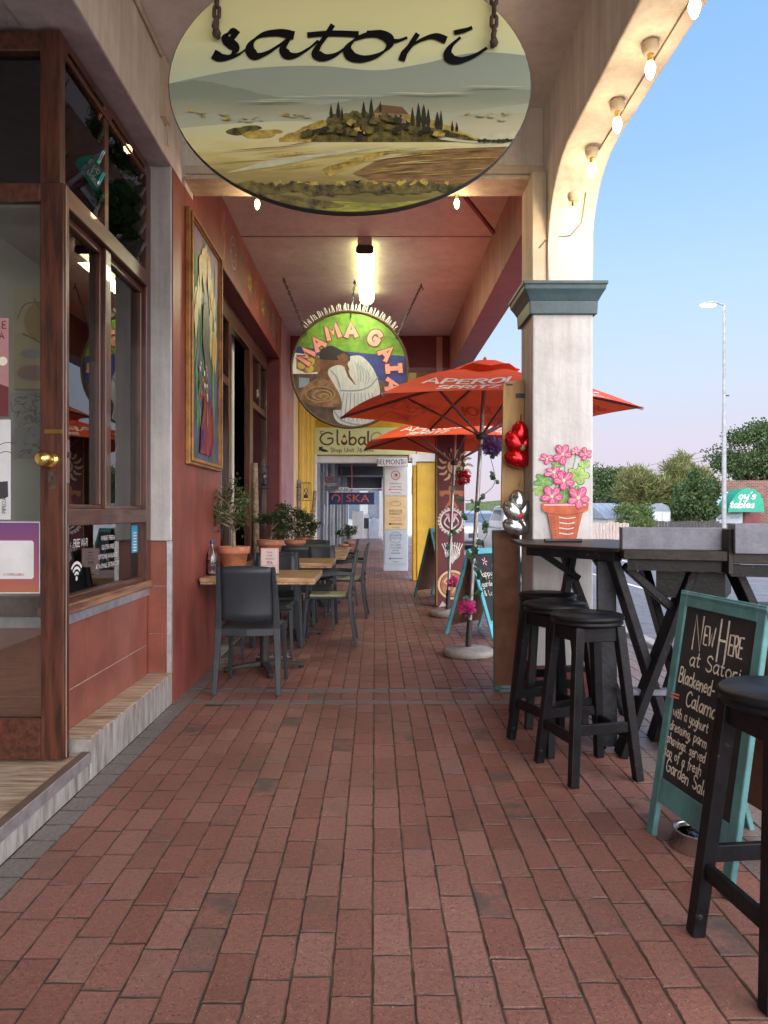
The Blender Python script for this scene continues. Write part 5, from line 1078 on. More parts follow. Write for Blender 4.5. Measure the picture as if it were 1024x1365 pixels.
# ================================================================== potted plants
def pot(r, h, mb):
    mb.lathe([(r*.66, 0), (r*.70, .004), (r*.90, h*.72), (r*1.0, h*.72), (r*1.03, h*.76), (r*1.05, h), (r*.93, h), (r*.90, h*.80)], 'terracotta', n=28); return mb
def plant(label, loc, r, h, ph, pr, n_leaf, seed, lm='leaf_dark', lean=0, ls=.03, nbr=7, group='potted plants on the tables'):
    rs = random.Random(seed); t = thing('potted_plant', label, 'potted plant', loc, group=group)
    pot(r, h, MB()).build('pot', t); MB().lathe([(0, h*.86), (r*.9, h*.86)], 'soil', n=20).build('soil', t)
    st = MB(); lv = MB(); tips = []
    trunk = [(0, 0, h*.8), (lean*.3+.01, .0, h+ph*.25), (lean*.7-.01, .01, h+ph*.5), (lean, 0, h+ph*.72)]
    st.tube(trunk, [.016, .013, .011, .007], 'bark_pale', 8)
    for k in range(nbr):
        q0 = Vector(trunk[0 if ph < .45 else 1]).lerp(Vector(trunk[3]), rs.uniform(.05, 1)); a = rs.uniform(0, 6.28); e = q0+Vector((math.cos(a)*pr*rs.uniform(.35, .95), math.sin(a)*pr*rs.uniform(.35, .95), ph*rs.uniform(.05, .34))); mid = q0.lerp(e, .5)+Vector((0, 0, .015))
        st.tube([q0, mid, e], [.006, .005, .003], 'bark_pale', 6); tips += [e, mid.lerp(e, .5)]
    tips.append(Vector(trunk[3]))
    for k in range(n_leaf):
        c = rs.choice(tips)+Vector((rs.gauss(0, pr*.17), rs.gauss(0, pr*.17), rs.gauss(0, ph*.07))); d = Vector((rs.gauss(0, 1), rs.gauss(0, 1), rs.uniform(-.3, 1.2)))
        lv.leaf(c, d, (rs.random(), rs.random(), 1), ls*rs.uniform(.7, 1.3), ls*.55, lm)
    st.build('stem', t); lv.build('foliage', t); return t
plant('tall jade plant in a terracotta pot at the wall end of the nearest table', (-1.145, 5.78, .751), .125, .20, .50, .19, 950, 1, 'leaf_mid', -.03, .034, 16)
plant('low bushy plant in a terracotta pot, second from the camera', (-1.06, 7.2, .751), .13, .20, .27, .21, 1100, 2, 'leaf_dark', .03, .036, 9)
plant('dark bushy plant in a terracotta pot, third from the camera', (-.93, 8.30, .751), .12, .155, .40, .20, 1500, 3, 'leaf_dark', 0, .034, 10)
plant('small bush in a terracotta pot, farthest of the potted plants on the tables', (-.93, 9.45, .751), .11, .16, .32, .19, 900, 4, 'leaf_dark', 0, .036, 8)

# ================================================================== BAR STOOLS
def make_stool():
    t = thing('bar_stool', '', 'bar stool'); m_ = 'black_wood'
    MB().lathe([(.0, .700), (.148, .700), (.162, .706), (.166, .716), (.158, .722), (.158, .724), (.168, .729), (.171, .740), (.163, .750), (.0, .752)], m_, n=40).build('seat', t)
    P_ = [(1, 1), (-1, 1), (-1, -1), (1, -1)]; at_ = lambda s_, z: (s_[0]*(.165-.062*z/.7), s_[1]*(.165-.062*z/.7), z)
    for s_ in P_: MB().bar([at_(s_, 0), at_(s_, .70)], [(.040, .040), (.044, .044)], m_, up=(1, 0, 0)).build('leg', t, bevel=.004, seg=2)
    for i in range(4):
        a, b = P_[i], P_[(i+1) % 4]; z = .20 if i % 2 else .245
        MB().bar([at_(a, z), at_(b, z)], (.022, .048), m_).build('stretcher', t, bevel=.003)
        MB().bar([at_(a, .665), at_(b, .665)], (.02, .065), m_).build('apron', t, bevel=.003)
    return t
s1 = make_stool()
for i, (x, y, a, lb) in enumerate(((1.005, 3.38, 14, 'black wooden bar stool standing free in front of the crossed bar legs'), (.955, 3.78, 24, 'black wooden bar stool second from the painted pillar, half behind the free standing one'), (1.02, 4.22, 5, 'black wooden bar stool tucked farthest back, next to the painted pillar'), (1.115, 1.93, 6, 'large looking black bar stool at the right edge, in front of the menu chalkboard'))):
    o = s1 if i == 0 else dup(s1); o.location = (x, y, 0); o.rotation_euler.z = R(a); o['label'] = lb; o['group'] = 'black bar stools along the street bar'

# ================================================================== STREET BAR
def slab(poly, z0, z1, m, mb): fr = Frame((0, 0, 0), (1, 0, 0), (0, 1, 0), (0, 0, 1)); return mb.prism(poly, fr, z0, z1, m)
ba = thing('street_bar', 'dark timber bar top fixed beside the painted pillar on black crossed legs', 'bar counter')
slab([(.835, 4.02), (1.205, 3.52), (1.78, 3.9), (1.55, 4.735), (.90, 4.735)], 1.030, 1.050, 'bar_top', MB()).build('bar_top', ba, bevel=.003)
slab([(.855, 4.03), (1.20, 3.56), (1.24, 3.58), (.90, 4.06)], .985, 1.0295, 'black_wood', MB()).build('apron', ba)
def leg(p0, p1, w_, m='black_wood', par=None, nm='leg'): return MB().bar([p0, p1], w_, m, up=(0, 1, 0)).build(nm, par, bevel=.004)
leg((1.02, 4.3, 0), (1.20, 4.3, 1.03), (.04, .085), par=ba, m='black_wood_worn_lit'); leg((1.52, 4.34, 0), (1.13, 4.34, 1.03), (.04, .085), par=ba, m='black_wood_worn_lit')
leg((.93, 4.18, 1.02), (1.20, 4.2, .84), (.035, .06), par=ba, nm='brace'); leg((1.22, 4.1, 1.03), (1.36, 4.12, .84), (.035, .06), par=ba, nm='brace')
leg((1.10, 4.32, .28), (1.40, 4.32, .28), (.03, .06), par=ba, nm='stretcher')
bb = thing('street_bar', 'thick dark timber bar carrying the long low grey box, on crossed legs', 'bar counter')
slab([(1.206, 3.46), (1.645, 3.296), (1.90, 3.80), (1.45, 4.05), (1.215, 3.53)], 1.000, 1.048, 'bar_top', MB()).build('bar_top', bb, bevel=.004)
slab([(1.24, 3.50), (1.65, 3.36), (1.66, 3.38), (1.25, 3.53)], .945, .999, 'black_wood', MB()).box(1.632, 1.652, 3.285, 3.35, .945, 1.15, 'bar_top').build('apron', bb)
leg((1.21, 3.64, 1.0), (1.53, 3.66, .0), (.04, .11), par=bb, m='black_wood_worn_lit'); leg((1.60, 3.56, 1.0), (1.24, 3.60, .0), (.04, .11), par=bb)
leg((1.26, 3.60, .96), (1.55, 3.60, .70), (.04, .055), par=bb, nm='brace'); leg((1.20, 3.68, .02), (1.20, 3.70, .98), (.10, .02), par=bb, m='black_wood_worn_lit', nm='brace')
leg((1.32, 3.72, .30), (1.32, 4.1, .30), (.03, .07), par=bb, nm='stretcher'); leg((1.24, 3.62, .32), (1.62, 3.60, .32), (.03, .06), par=bb, m='bar_grey', nm='stretcher')
leg((1.45, 3.9, 1.0), (1.75, 3.95, .0), (.04, .09), par=bb); leg((1.80, 3.8, 1.0), (1.50, 3.85, .0), (.04, .09), par=bb)
slab([(1.42, 3.60), (1.72, 3.50), (1.90, 3.80), (1.60, 3.98)], .80, .93, 'black_wood', MB()).build('dark_fill_shelf', bb)  # floating dark block added to darken the space under this bar
bc = thing('street_bar', 'dark timber bar section at the right edge of the picture, carrying the taller grey box', 'bar counter')
slab([(1.648, 3.285), (2.6, 2.95), (2.8, 3.45), (1.90, 3.78)], .992, 1.044, 'bar_top', MB()).build('bar_top', bc, bevel=.004)
slab([(1.657, 3.32), (2.6, 3.0), (2.62, 3.04), (1.66, 3.36)], .93, .984, 'black_wood', MB()).build('apron', bc)
slab([(1.50, 3.56), (2.6, 3.16), (2.72, 3.50), (1.64, 3.86)], .70, .76, 'black_wood', MB()).build('dark_fill_shelf', bc)
leg((1.74, 3.48, .97), (2.15, 3.40, .0), (.04, .11), par=bc); leg((2.2, 3.30, .97), (1.74, 3.52, .0), (.04, .11), par=bc); leg((2.5, 3.1, 1.), (2.52, 3.1, 0), (.06, .06), par=bc)
def planter(label, c, wx, wy, z0, h, a):
    t = thing('planter_box', label, 'planter box', (c[0], c[1], z0), R(a)); q = MB(); th = .016
    q.box(-wx/2, wx/2, -wy/2, -wy/2+th, 0, h, 'bar_grey').box(-wx/2, wx/2, wy/2-th, wy/2, 0, h, 'bar_grey').box(-wx/2, -wx/2+th, -wy/2+th, wy/2-th, 0, h, 'bar_grey').box(wx/2-th, wx/2, -wy/2+th, wy/2-th, 0, h, 'bar_grey').box(-wx/2+th, wx/2-th, -wy/2+th, wy/2-th, .0, .015, 'bar_grey')
    q.build('box', t, bevel=.002); return t
planter('long low grey wooden box on the bar, its left end nearest the pillar', (1.455, 3.50), .47, .16, 1.0485, .105, -14)
planter('taller grey wooden box on the bar at the right edge of the picture', (1.965, 3.245), .62, .18, 1.0405, .135, -17)
tag(MB().tube([(.0, 0, 0), (.12, .02, 0), (.22, .0, 0)], .011, 'black_iron', 8).build('folded_straps', loc=None), 'dark rolled straps lying on the bar top before the painted pot', 'straps')
bpy.data.objects['folded_straps'].location = (1.0, 4.2, 1.062)

# ================================================================== CHALKBOARDS
def board_frame(P0, P1, Q0, Q1, m, th=.02, wd=.055, rail=.10, lift=.10):
    """four corners: P0,P1 feet (left,right as seen from the front), Q0,Q1 tops"""
    P0, P1, Q0, Q1 = map(Vector, (P0, P1, Q0, Q1)); u = (P1-P0); W_ = u.length; u.normalize(); v = (Q0-P0); Hh = v.length; v.normalize(); return Frame(P0, u, v), W_, Hh
def aframe(label, ftl, ftr, tl_, tr_, frame, back_off, front=None, bottom=.13, panel='chalkboard', rear=True, group=None, cover=False):
    t = thing('chalkboard_sign', label, 'chalkboard', group=group); fr, W_, Hh = board_frame(ftl, ftr, tl_, tr_, frame)
    w_ = .045; fr.v = (Vector(tl_)-Vector(ftl)).normalized(); fr.n = fr.u.cross(fr.v).normalized()
    q = MB()
    for a in (0, W_-w_): q.prism([(a, 0), (a+w_, 0), (a+w_, Hh), (a, Hh)], fr, -.022, 0, frame)
    q.prism([(w_, Hh-.06), (W_-w_, Hh-.06), (W_-w_, Hh), (w_, Hh)], fr, -.0215, -.0005, frame); q.prism([(w_, bottom), (W_-w_, bottom), (W_-w_, bottom+.09), (w_, bottom+.09)], fr, -.0215, -.0005, frame)
    q.build('frame', t, bevel=.003)
    q = MB(); q.prism([(w_, bottom+.09), (W_-w_, bottom+.09), (W_-w_, Hh-.06), (w_, Hh-.06)], fr, -.016, -.008, panel)
    q.prism([(w_, bottom+.09), (W_-w_, bottom+.09), (W_-w_, Hh-.06), (w_, Hh-.06)], fr, -.0205, -.0165, 'hardboard'); q.build('panel', t)
    if cover: MB().prism([(.02, .03), (W_-.004, .03), (W_-.004, Hh-.01), (.02, Hh-.01)], fr, -.030, -.0225, 'hardboard').build('back_panel', t)
    if front: fr.k = -.0078; q = MB(); front(q, fr, w_, W_-w_, bottom+.09, Hh-.06); q.build('lettering', t)
    if rear:
        off = Vector(back_off); a0 = Vector(ftl)+off; a1 = Vector(ftr)+off; b0 = Vector(tl_)-fr.n*.024; b1 = Vector(tr_)-fr.n*.024
        g = Frame(a1, a0-a1, b1-a1); v2 = (b1-a1); H2 = v2.length; q = MB()
        for a in (0, W_-w_): q.prism([(a, 0), (a+w_, 0), (a+w_, H2), (a, H2)], g, -.022, 0, frame)
        q.prism([(w_, H2-.06), (W_-w_, H2-.06), (W_-w_, H2), (w_, H2)], g, -.0215, -.0005, frame); q.prism([(w_, bottom), (W_-w_, bottom), (W_-w_, bottom+.07), (w_, bottom+.07)], g, -.0215, -.0005, frame)
        q.build('rear_frame', t, bevel=.003); q = MB().prism([(w_, bottom+.07), (W_-w_, bottom+.07), (W_-w_, H2-.06), (w_, H2-.06)], g, -.016, -.012, 'chalkboard').prism([(w_, bottom), (W_-w_, bottom), (W_-w_, H2-.06), (w_, H2-.06)], g, -.0235, -.0165, 'hardboard'); q.build('rear_panel', t)
    return t
def menu(q, fr, a, b, c, d):
    random.seed(4); W_ = b-a; x = a+.02
    for s_, z, h_, xo, wd, fw in (('NEW HERE', d-.125, .085, .06, .075, 1), ('at Satori', d-.215, .056, .05, .11, .74), ('Blackened-', d-.292, .054, .0, .12, .56), ('Calamari', d-.365, .056, .07, .12, .56), ('with a yoghurt', d-.420, .037, .0, .13, .56), ('dressing, parm', d-.472, .037, .0, .13, .58), ('shavings. served', d-.522, .037, .0, .13, .60), ('top of a fresh', d-.570, .037, .0, .13, .58), ('Garden Salad', d-.622, .046, .03, .12, .70)):
        wid = sum((GL.get(ch, GL['n'])[0]+1.7) for ch in s_)*h_/9; sx = W_*fw/wid
        if s_.startswith('NEW'):
            q.text('N', x+xo-.01, z-.03, .130, fr, 'chalk', wd=.065, sx=.6); q.text('EW', x+xo+.055, z, .068, fr, 'chalk', wd=.11, sx=.58); q.text('H', x+xo+.145, z-.045, .150, fr, 'chalk', wd=.06, sx=.48); q.text('ERE', x+xo+.205, z-.01, .070, fr, 'chalk', wd=.11, sx=.54); continue
        q.text(s_, x+xo, z, h_, fr, 'chalk', wd=wd, sx=sx, slant=.08, jit=.05)
    for k in range(2): q.stroke([(x-.005, d-.340-k*.012), (x+.05, d-.335-k*.012)], .006, fr, 'chalk_red')
aframe('teal framed chalkboard listing the new calamari dish, leaning among the bar stools', (1.045, 2.75, 0), (1.115, 2.25, 0), (1.225, 2.85, .92), (1.285, 2.34, .92), 'teal_frame', (.42, .05, 0), menu, bottom=.13)
def garden(q, fr, a, b, c, d):
    random.seed(2); w_ = b-a
    for k in range(5): t = k*1.257; q.poly([(a+w_*.33, d-.08), (a+w_*.33+.03*math.cos(t-.25), d-.08+.03*math.sin(t-.25)), (a+w_*.33+.05*math.cos(t), d-.08+.05*math.sin(t)), (a+w_*.33+.03*math.cos(t+.25), d-.08+.03*math.sin(t+.25))], fr, 'pink_light')
    for k in range(3): t = -1.2-.5*k; cx2, cz2 = a+w_*.66, d-.06; q.stroke([(cx2, cz2), (cx2+.06*math.cos(t), cz2+.06*math.sin(t)), (cx2+.11*math.cos(t), cz2+.11*math.sin(t))], .03, fr, 'sym_grey', taper=True)
    for s_, z, h_ in (('Happy', d-.23, .06), ('garden', d-.33, .052), ('& Lunch', d-.42, .05)): q.text(s_, a+.02, z, h_, fr, 'chalk', wd=.12, sx=min(1.1, (w_-.04)/(sum((GL.get(ch, GL['n'])[0]+1.7) for ch in s_)*h_/9)), jit=.05)
    for t in (.4, 1.2, 2.0, 2.8): cx2, cz2 = a+w_*.5, c+.08; q.stroke([(cx2, cz2), (cx2+.07*math.cos(t), cz2+.07*math.sin(t)), (cx2+.12*math.cos(t), cz2+.12*math.sin(t))], .03, fr, 'mg_lemon', taper=True)
aframe('bright cyan framed chalkboard with chalk flowers beside the nearer parasol base', (1.13, 6.79, 0), (1.55, 7.21, 0), (.92, 7.0, .87), (1.34, 7.42, .87), 'cyan_frame', (-.43, .43, 0), garden, bottom=.10)
aframe('dark green framed folding board seen from behind, by the yellow pillar', (.98, 9.98, 0), (1.28, 10.3, 0), (.78, 10.12, 1.0), (1.08, 10.44, 1.0), 'green_frame', (-.42, .42, 0), None, bottom=.10)
# board with brown back by the pillar + plywood panel above
nb_ = aframe('teal edged board turned brown back to the camera, leaning on the painted pillar', (1.02, 4.96, 0), (.82, 4.93, 0), (1.03, 5.10, 1.10), (.885, 5.08, 1.10), 'green_frame', (0, 0, 0), None, bottom=.03, rear=False, cover=True)
pw = thing('plywood_sign', 'upright plywood sign panel projecting from the painted pillar above the brown board', 'sign')
x0, z0 = px(669, 678, 5.0); x1, z1 = px(695, 512, 5.0)
MB().prism([(x0-.004, z0), (x1+.02, z0-.005), (x1+.02, z1+.03), (x0+.012, z1)], xz(5.0), -.03, 0, 'ply').build('panel', pw, bevel=.002)
MB().box(x1-.04, XP0+.01, 4.985, 5.02, z1-.10, z1-.07, 'black_iron').box(x0+.03, x0+.075, 4.992, 4.9985, z1-.012, z1-.002, 'black_iron').build('bracket', pw)
# dog bowl
db = thing('steel_bowl', 'stainless steel water bowl on the paving under the menu chalkboard', 'bowl', (1.19, 2.62, 0))
MB().lathe([(.0, .004), (.095, .004), (.10, .0), (.104, .004), (.078, .062), (.086, .066), (.089, .062), (.080, .055), (.070, .012), (.0, .010)], 'steel', n=32, sx=1, sy=1).build('body', db)
MB().lathe([(0, .045), (.074, .045)], glassmat('water2', (.8, .85, .9), 1.33, .05), n=24).build('water', db)
dr_ = MB().box(-1.02, -.70, 6.02, 6.14, .001, .008, 'concrete'); 
for k in range(9): dr_.box(-1.0+k*.033, -.985+k*.033, 6.035, 6.125, .009, .0095, 'ink')
tag(dr_.build('drain_grate'), 'grey drain grating in the paving under the nearest table', 'drain')

# ================================================================== PARASOLS
def parasol(label, base, top, r, zed, zpk, rot, name='parasol', rmul=None):
    t = thing(name, label, 'parasol', group='orange Aperol parasols on the pavement'); bx_, by_ = base; tx, ty = top
    MB().lathe([(.0, 0), (.205, .0), (.218, .015), (.215, .05), (.19, .062), (.05, .066), (.04, .075), (.0, .075)], 'concrete', c=(bx_, by_, 0), n=40).build('base', t)
    P0 = Vector((bx_, by_, .06)); P1 = Vector((tx, ty, zpk-.02)); PT = lambda z: P0.lerp(P1, (z-P0.z)/(P1.z-P0.z))
    MB().tube([P0, PT(.30)], .026, 'black_iron', 14).build('pole_sleeve', t); MB().tube([PT(.28), P1], .0185, 'pole_steel', 14).build('pole', t)
    V_ = []
    for k in range(6):
        a = R(rot+60*k); rk = r*(rmul[k] if rmul else 1); V_.append(Vector((tx+rk*math.cos(a), ty+rk*math.sin(a), zed)))
    ap = Vector((tx, ty, zpk)); vs = []; fs = []; n = 7
    def pt(k, f, s_):      # panel k, fraction along edge f, radial s
        a, b = V_[k], V_[(k+1) % 6]; e = a.lerp(b, f); p = ap.lerp(e, s_); p.z -= .035*math.sin(math.pi*s_)*math.sin(math.pi*f) - (.02 if s_ > .99 else 0)*math.sin(math.pi*f); p.z += .075*math.sin(math.pi*s_); return p
    for k in range(6):
        b0 = len(vs)
        for j in range(n):
            for i in range(n): vs.append(pt(k, i/(n-1), .06+.94*j/(n-1)))
        for j in range(n-1):
            for i in range(n-1): a = b0+j*n+i; fs.append((a, a+n, a+n+1, a+1))
    q = MB(); q.add(vs, fs, 'canvas_orange', True); cn = q.build('canopy', t)
    q = MB(); vs = []
    for j, (s_, z) in enumerate(((.0, .10), (.10, .085), (.20, .03), (.225, .015))):
        for k in range(24): a = 2*math.pi*k/24+R(rot); rk = r*s_*(1+.05*math.cos(3*a*2)); vs.append((tx+rk*math.cos(a), ty+rk*math.sin(a), zpk+z-.02+(.012*math.cos(6*a) if j == 3 else 0)))
    q.add(vs, [(24*j+k, 24*j+(k+1) % 24, 24*j+24+(k+1) % 24, 24*j+24+k) for j in range(3) for k in range(24)], 'canvas_orange', True); q.build('vent', t)
    MB().lathe([(0, .0), (.02, .0), (.016, .03), (.0, .05)], 'canvas_orange', c=(tx, ty, zpk+.075), n=12).build('finial', t)
    hz = zed-.22; hub = PT(hz); MB().lathe([(.02, -.03), (.045, -.02), (.045, .02), (.02, .03)], 'black_iron', c=hub, n=14).build('hub', t)
    rt = PT(zpk-.06)
    for k in range(6):
        e = V_[k]; mid = rt.lerp(e, .5)+Vector((0, 0, .012)); MB().bar([rt, mid, e+Vector((0, 0, -.008))], (.016, .024), 'mauve_metal').build('rib', t); MB().bar([hub, rt.lerp(e, .52)+Vector((0, 0, -.005))], (.014, .020), 'mauve_metal').build('strut', t)
    # printed lettering on every panel
    q = MB()
    for k in range(6):
        a, b = V_[k], V_[(k+1) % 6]; m_ = (a+b)/2; u = (b-a).normalized(); v = (ap-m_).normalized(); nn = u.cross(v)
        if nn.z < 0: u = -u; nn = -nn
        f2 = Frame(m_, u, v, nn); f2.k = .06
        for s_, yy, hh, sx in (('APEROL', .27, .15, 1.1), ('SPRITZ', .09, .12, 1.0)):
            wid = sum((GL.get(ch, GL['n'])[0]+1.7) for ch in s_)*hh/9*sx; q.text(s_, 0, yy, hh, f2, 'white_print', wd=.20, sx=sx, align='c', slant=.12)
    # drape the letters on the cloth
    bvh = mathutils.bvhtree.BVHTree.FromPolygons([Vector(v.co) for v in cn.data.vertices], [tuple(p.vertices) for p in cn.data.polygons])
    nv = []
    for p in q.v:
        h = bvh.ray_cast(Vector(p)+Vector((0, 0, .3)), Vector((0, 0, -1)), 1.0); p = Vector(p)
        nv.append((h[0]+Vector((0, 0, .004))) if h[0] is not None else p)
    q.v = [tuple(v) for v in nv]; q.build('lettering', t)
    return t
import mathutils.bvhtree
M['mauve_metal'] = mat('mauve_metal', (.22, .13, .13), .5, metal=.3)
parasol('nearer orange parasol, partly behind the painted pillar', (.80, 6.12), (.985, 6.38), 1.34, 2.12, 2.50, -13, rmul=[1.0, 1, 1, 1, 1.03, .86])
parasol('farther orange parasol, lower in the picture, beside the maroon pillar', (.86, 8.45), (1.0, 8.80), 1.26, 2.05, 2.38, 35)
def stones(): pass
# flowers and ivy on the poles
def blossom(label, c, r, m, seed):
    rs = random.Random(seed); t = thing('artificial_flower', label, 'flower', c, group='artificial flowers tied to the parasol poles'); q = MB()
    for k in range(110):
        d = Vector((rs.gauss(0, 1), rs.gauss(0, 1), rs.gauss(0, 1))).normalized(); p = d*r*rs.uniform(.15, .6); up = Vector((rs.random(), rs.random(), rs.random())); q.leaf(p, d+up*.3, up, r*.55, r*.5, m)
    q.build('petals', t); q = MB()
    for k in range(5): a = k*1.25; q.leaf((0, 0, -r*.4), (math.cos(a), math.sin(a), -.6), (0, 0, 1), r*.9, r*.5, 'ivy')
    q.build('leaves', t); return t
def P3(x, y, Y): a, b = px(x, y, Y); return (a, Y, b)
blossom('bright pink artificial flower low on the nearer parasol pole', P3(623, 811, 6.08), .085, 'petal_pink', 1)
blossom('red artificial flower high on the farther parasol pole', P3(617, 637, 8.5), .10, 'petal_red', 2)
blossom('purple artificial flower near the top of the nearer parasol pole', P3(656, 595, 6.15), .10, 'petal_purple', 3)
blossom('small pink artificial flower halfway down the farther parasol pole', P3(604, 776, 8.35), .075, 'petal_pink', 4)
def ivy(label, path, n, seed):
    rs = random.Random(seed); t = thing('ivy_garland', label, 'garland'); q = MB(); pts = [Vector(P3(*p)) for p in path]; pts = [Vector(p) for p in catmull([tuple(p) for p in pts], 8)]
    MB().tube(pts, .003, 'ivy', 5).build('vine', t)
    for k in range(n):
        i = rs.randrange(len(pts)-1); c = pts[i].lerp(pts[i+1], rs.random())+Vector((rs.uniform(-.03, .03), rs.uniform(-.03, .03), 0)); s_ = rs.uniform(.02, .032); a = rs.uniform(-.6, .6); fr = Frame(c, (math.cos(a), math.sin(a), rs.uniform(-.4, .4)), (rs.uniform(-.4, .4), rs.uniform(-.3, .3), 1))
        q.add([fr.p(x*s_, y*s_, z*s_) for x, y, z in ((0, -1, 0), (-.9, -.7, .1), (-.75, .1, .2), (-1, .5, .1), (0, 1, 0), (1, .5, .1), (.75, .1, .2), (.9, -.7, .1))], [tuple(range(8))], 'ivy')
    q.build('leaves', t)
ivy('ivy garland with small leaves wound down the nearer parasol pole', [(642, 575, 6.3), (660, 640, 6.2), (638, 670, 6.1), (650, 710, 6.2), (630, 740, 6.05), (641, 780, 6.15), (622, 800, 6.05)], 30, 1)
ivy('ivy garland draped between the two parasol poles', [(618, 610, 8.5), (605, 660, 8.4), (635, 672, 7.8), (610, 700, 8.3), (596, 740, 8.3), (610, 790, 8.3)], 24, 2)
# foil balloons
def foil(label, c, m, s, seed, mid='petal_red'):
    rs = random.Random(seed); t = thing('foil_balloon', label, 'balloon', c)
    for k in range(5):
        a = R(90+72*k); q = MB(); d = Vector((.42*math.cos(a), 0.25*math.cos(a), math.sin(a))); ct = d*s*.62
        rot = Matrix.Rotation(-(a-R(90))*.5, 3, 'Y'); q.ball(ct, s*.60, m, 14, sc=(.66, .62, .95), rot=rot, jag=.035); q.build('lobe', t)
    MB().ball((0, -s*.25, 0), s*.22, mid, 10).build('centre', t); MB().tube([(0, 0, s*.9), (.01, .02, s*1.25), (.02, .05, s*1.5)], .004, m, 6).build('tail', t)
foil('red foil flower balloon tied to the painted pillar', P3(693, 597, 4.90), 'foil_red', .155, 1, 'leaf_yellow')
foil('silver foil flower balloon tied below the red one on the painted pillar', P3(690, 688, 4.86), 'foil_silver', .150, 2)
# caged wall lamps
def cage(label, x, y, Y, s=1.0):
    a, b = px(x, y, Y); t = thing('wall_lamp', label, 'wall lamp', (a, Y, b), group='small caged lamps on timber posts')
    q = MB(); r = .075*s; h = .13*s
    for z in (-h, h): q.tube([(r*math.cos(k*math.pi/4), r*math.sin(k*math.pi/4), z) for k in range(9)], .004, 'black_iron', 5)
    for k in range(6): a_ = k*math.pi/3; q.tube([(r*math.cos(a_), r*math.sin(a_), -h), (r*math.cos(a_), r*math.sin(a_), h)], .003, 'black_iron', 5)
    q.tube([(-r, 0, h*.5), (-.16, 0, h*.5)], .006, 'black_iron', 6); q.build('cage', t)
    MB().lathe([(.0, -.10), (.035, -.10), (.03, -.05), (.015, -.04)], 'black_iron', n=10).build('holder', t); MB().lathe([(.012, -.04), (.03, .0), (.03, .04), (.0, .07)], gb, n=12).build('globe', t)
cage('caged lamp on the timber post outside the red restaurant', 353, 637, 8.6); cage('caged lamp on the timber post outside the yellow shop', 408, 656, 11.6, 1.1)
def post(label, pts, w_): q = MB(); q.tube([P3(*p) for p in pts], w_, 'bark_pale' if 'first' not in label else 'sill_wood', 8); tag(q.build('timber_post'), label, 'post')
post('rough round timber post beside the dark restaurant doorway', [(342, 760, 8.45), (341, 700, 8.45), (339, 618, 8.45)], .04)
post('slim timber post on the cream wall of the yellow shop', [(398, 740, 11.7), (399, 640, 11.7)], .035)
post('leaning timber post at the far end of the yellow shop', [(413, 745, 13.6), (420, 655, 13.8)], .035)
# ================================================================== FAR SHOPS beyond the crossing
fs_ = thing('far_shop_building', 'distant shops with dark arcade ceiling and grey door pillars beyond the poster pillar', 'building')
MB().box(-4, 1.0, 16.2, 32, 2.75, 3.1, 'dark_ceiling').box(-4, 1.0, 32.001, 32.3, 2.30, 3.1, 'dark_ceiling').box(-1.2, 1.0, 31.9, 31.999, 2.18, 2.27, 'white_paint').box(-1.2, 1.0, 24, 24.2, 2.45, 2.749, 'car_dark').build('ceiling', fs_)
MB().box(-4, -1.25, 16.2, 33, 0, 2.749, 'asphalt').build('wall', fs_)
for k, y in enumerate((16.4, 17.6, 19.0, 20.6, 22.4, 24.4, 26.8, 29.6)):
    MB().box(-1.248, -1.20, y, y+.35, 0, 2.748, 'far_wall' if k % 2 else 'bar_grey').build('door_pillar', fs_)
    MB().box(-1.249, -1.22, y+.45, y+1.0, .3, 2.2, 'car_glass').box(-1.219, -1.20, y+.36, y+.44, .0, 2.3, 'plaster_cream').build('window', fs_)
for y in (21, 27, 31.5): MB().box(.30, .60, y, y+.3, 0, 2.749, 'white_paint').build('street_pillar', fs_)
def hsign(name, label, x0, x1, y0, y1, Y, m, txt, tm, h, Zc_=2.75, extra=None, oval=False):
    t = thing(name, label, 'sign'); a0, b1 = px(x0, y0, Y); a1, b0 = px(x1, y1, Y); q = MB(); fr = xz(Y-.0005)
    if oval: q.prism([((a0+a1)/2+(a1-a0)/2*math.cos(k*math.pi/16), (b0+b1)/2+(b1-b0)/2*math.sin(k*math.pi/16)) for k in range(32)], xz(Y), -.05, 0, m)
    else: q.box(a0, a1, Y, Y+.06, b0, b1, m)
    q.build('board', t); q = MB()
    if extra: extra(q, fr, a0, a1, b0, b1)
    q.type(txt, (a0+a1)/2+(.15 if extra and not oval else 0), (b0+b1)/2-h*.45, h, fr, tm, sx=1.25 if not oval else .8); q.build('lettering', t)
    MB().tube([((a0+a1)/2, Y+.03, b1), ((a0+a1)/2, Y+.03, Zc_)], .012, 'chalk_red' if txt == 'SKA' else 'black_iron', 6).build('hanger', t)
M['navy'] = flat('navy', (.02, .03, .12), .5); M['ska_red'] = flat('ska_red', (.62, .12, .05), .5)
hsign('hanging_sign', 'dark blue hanging sign with orange SKA lettering in the far arcade', 439, 499, 657, 673, 18.2, M['navy'], 'SKA', 'ska_red', .19, extra=lambda q, fr, a0, a1, b0, b1: (q.ring(a0+.17, (b0+b1)/2, .11, .035, fr, 'ska_red', a0=-60, a1=200), q.poly([(a0+.32, b0+.03), (a0+.335, b0+.03), (a0+.335, b1-.03), (a0+.32, b1-.03)], fr, 'ska_red')))
hsign('hanging_sign', 'small white hanging sign reading BANK behind the blue sign', 444, 465, 650, 657.5, 18.9, M['white_print'], 'BANK', 'ink', .095)
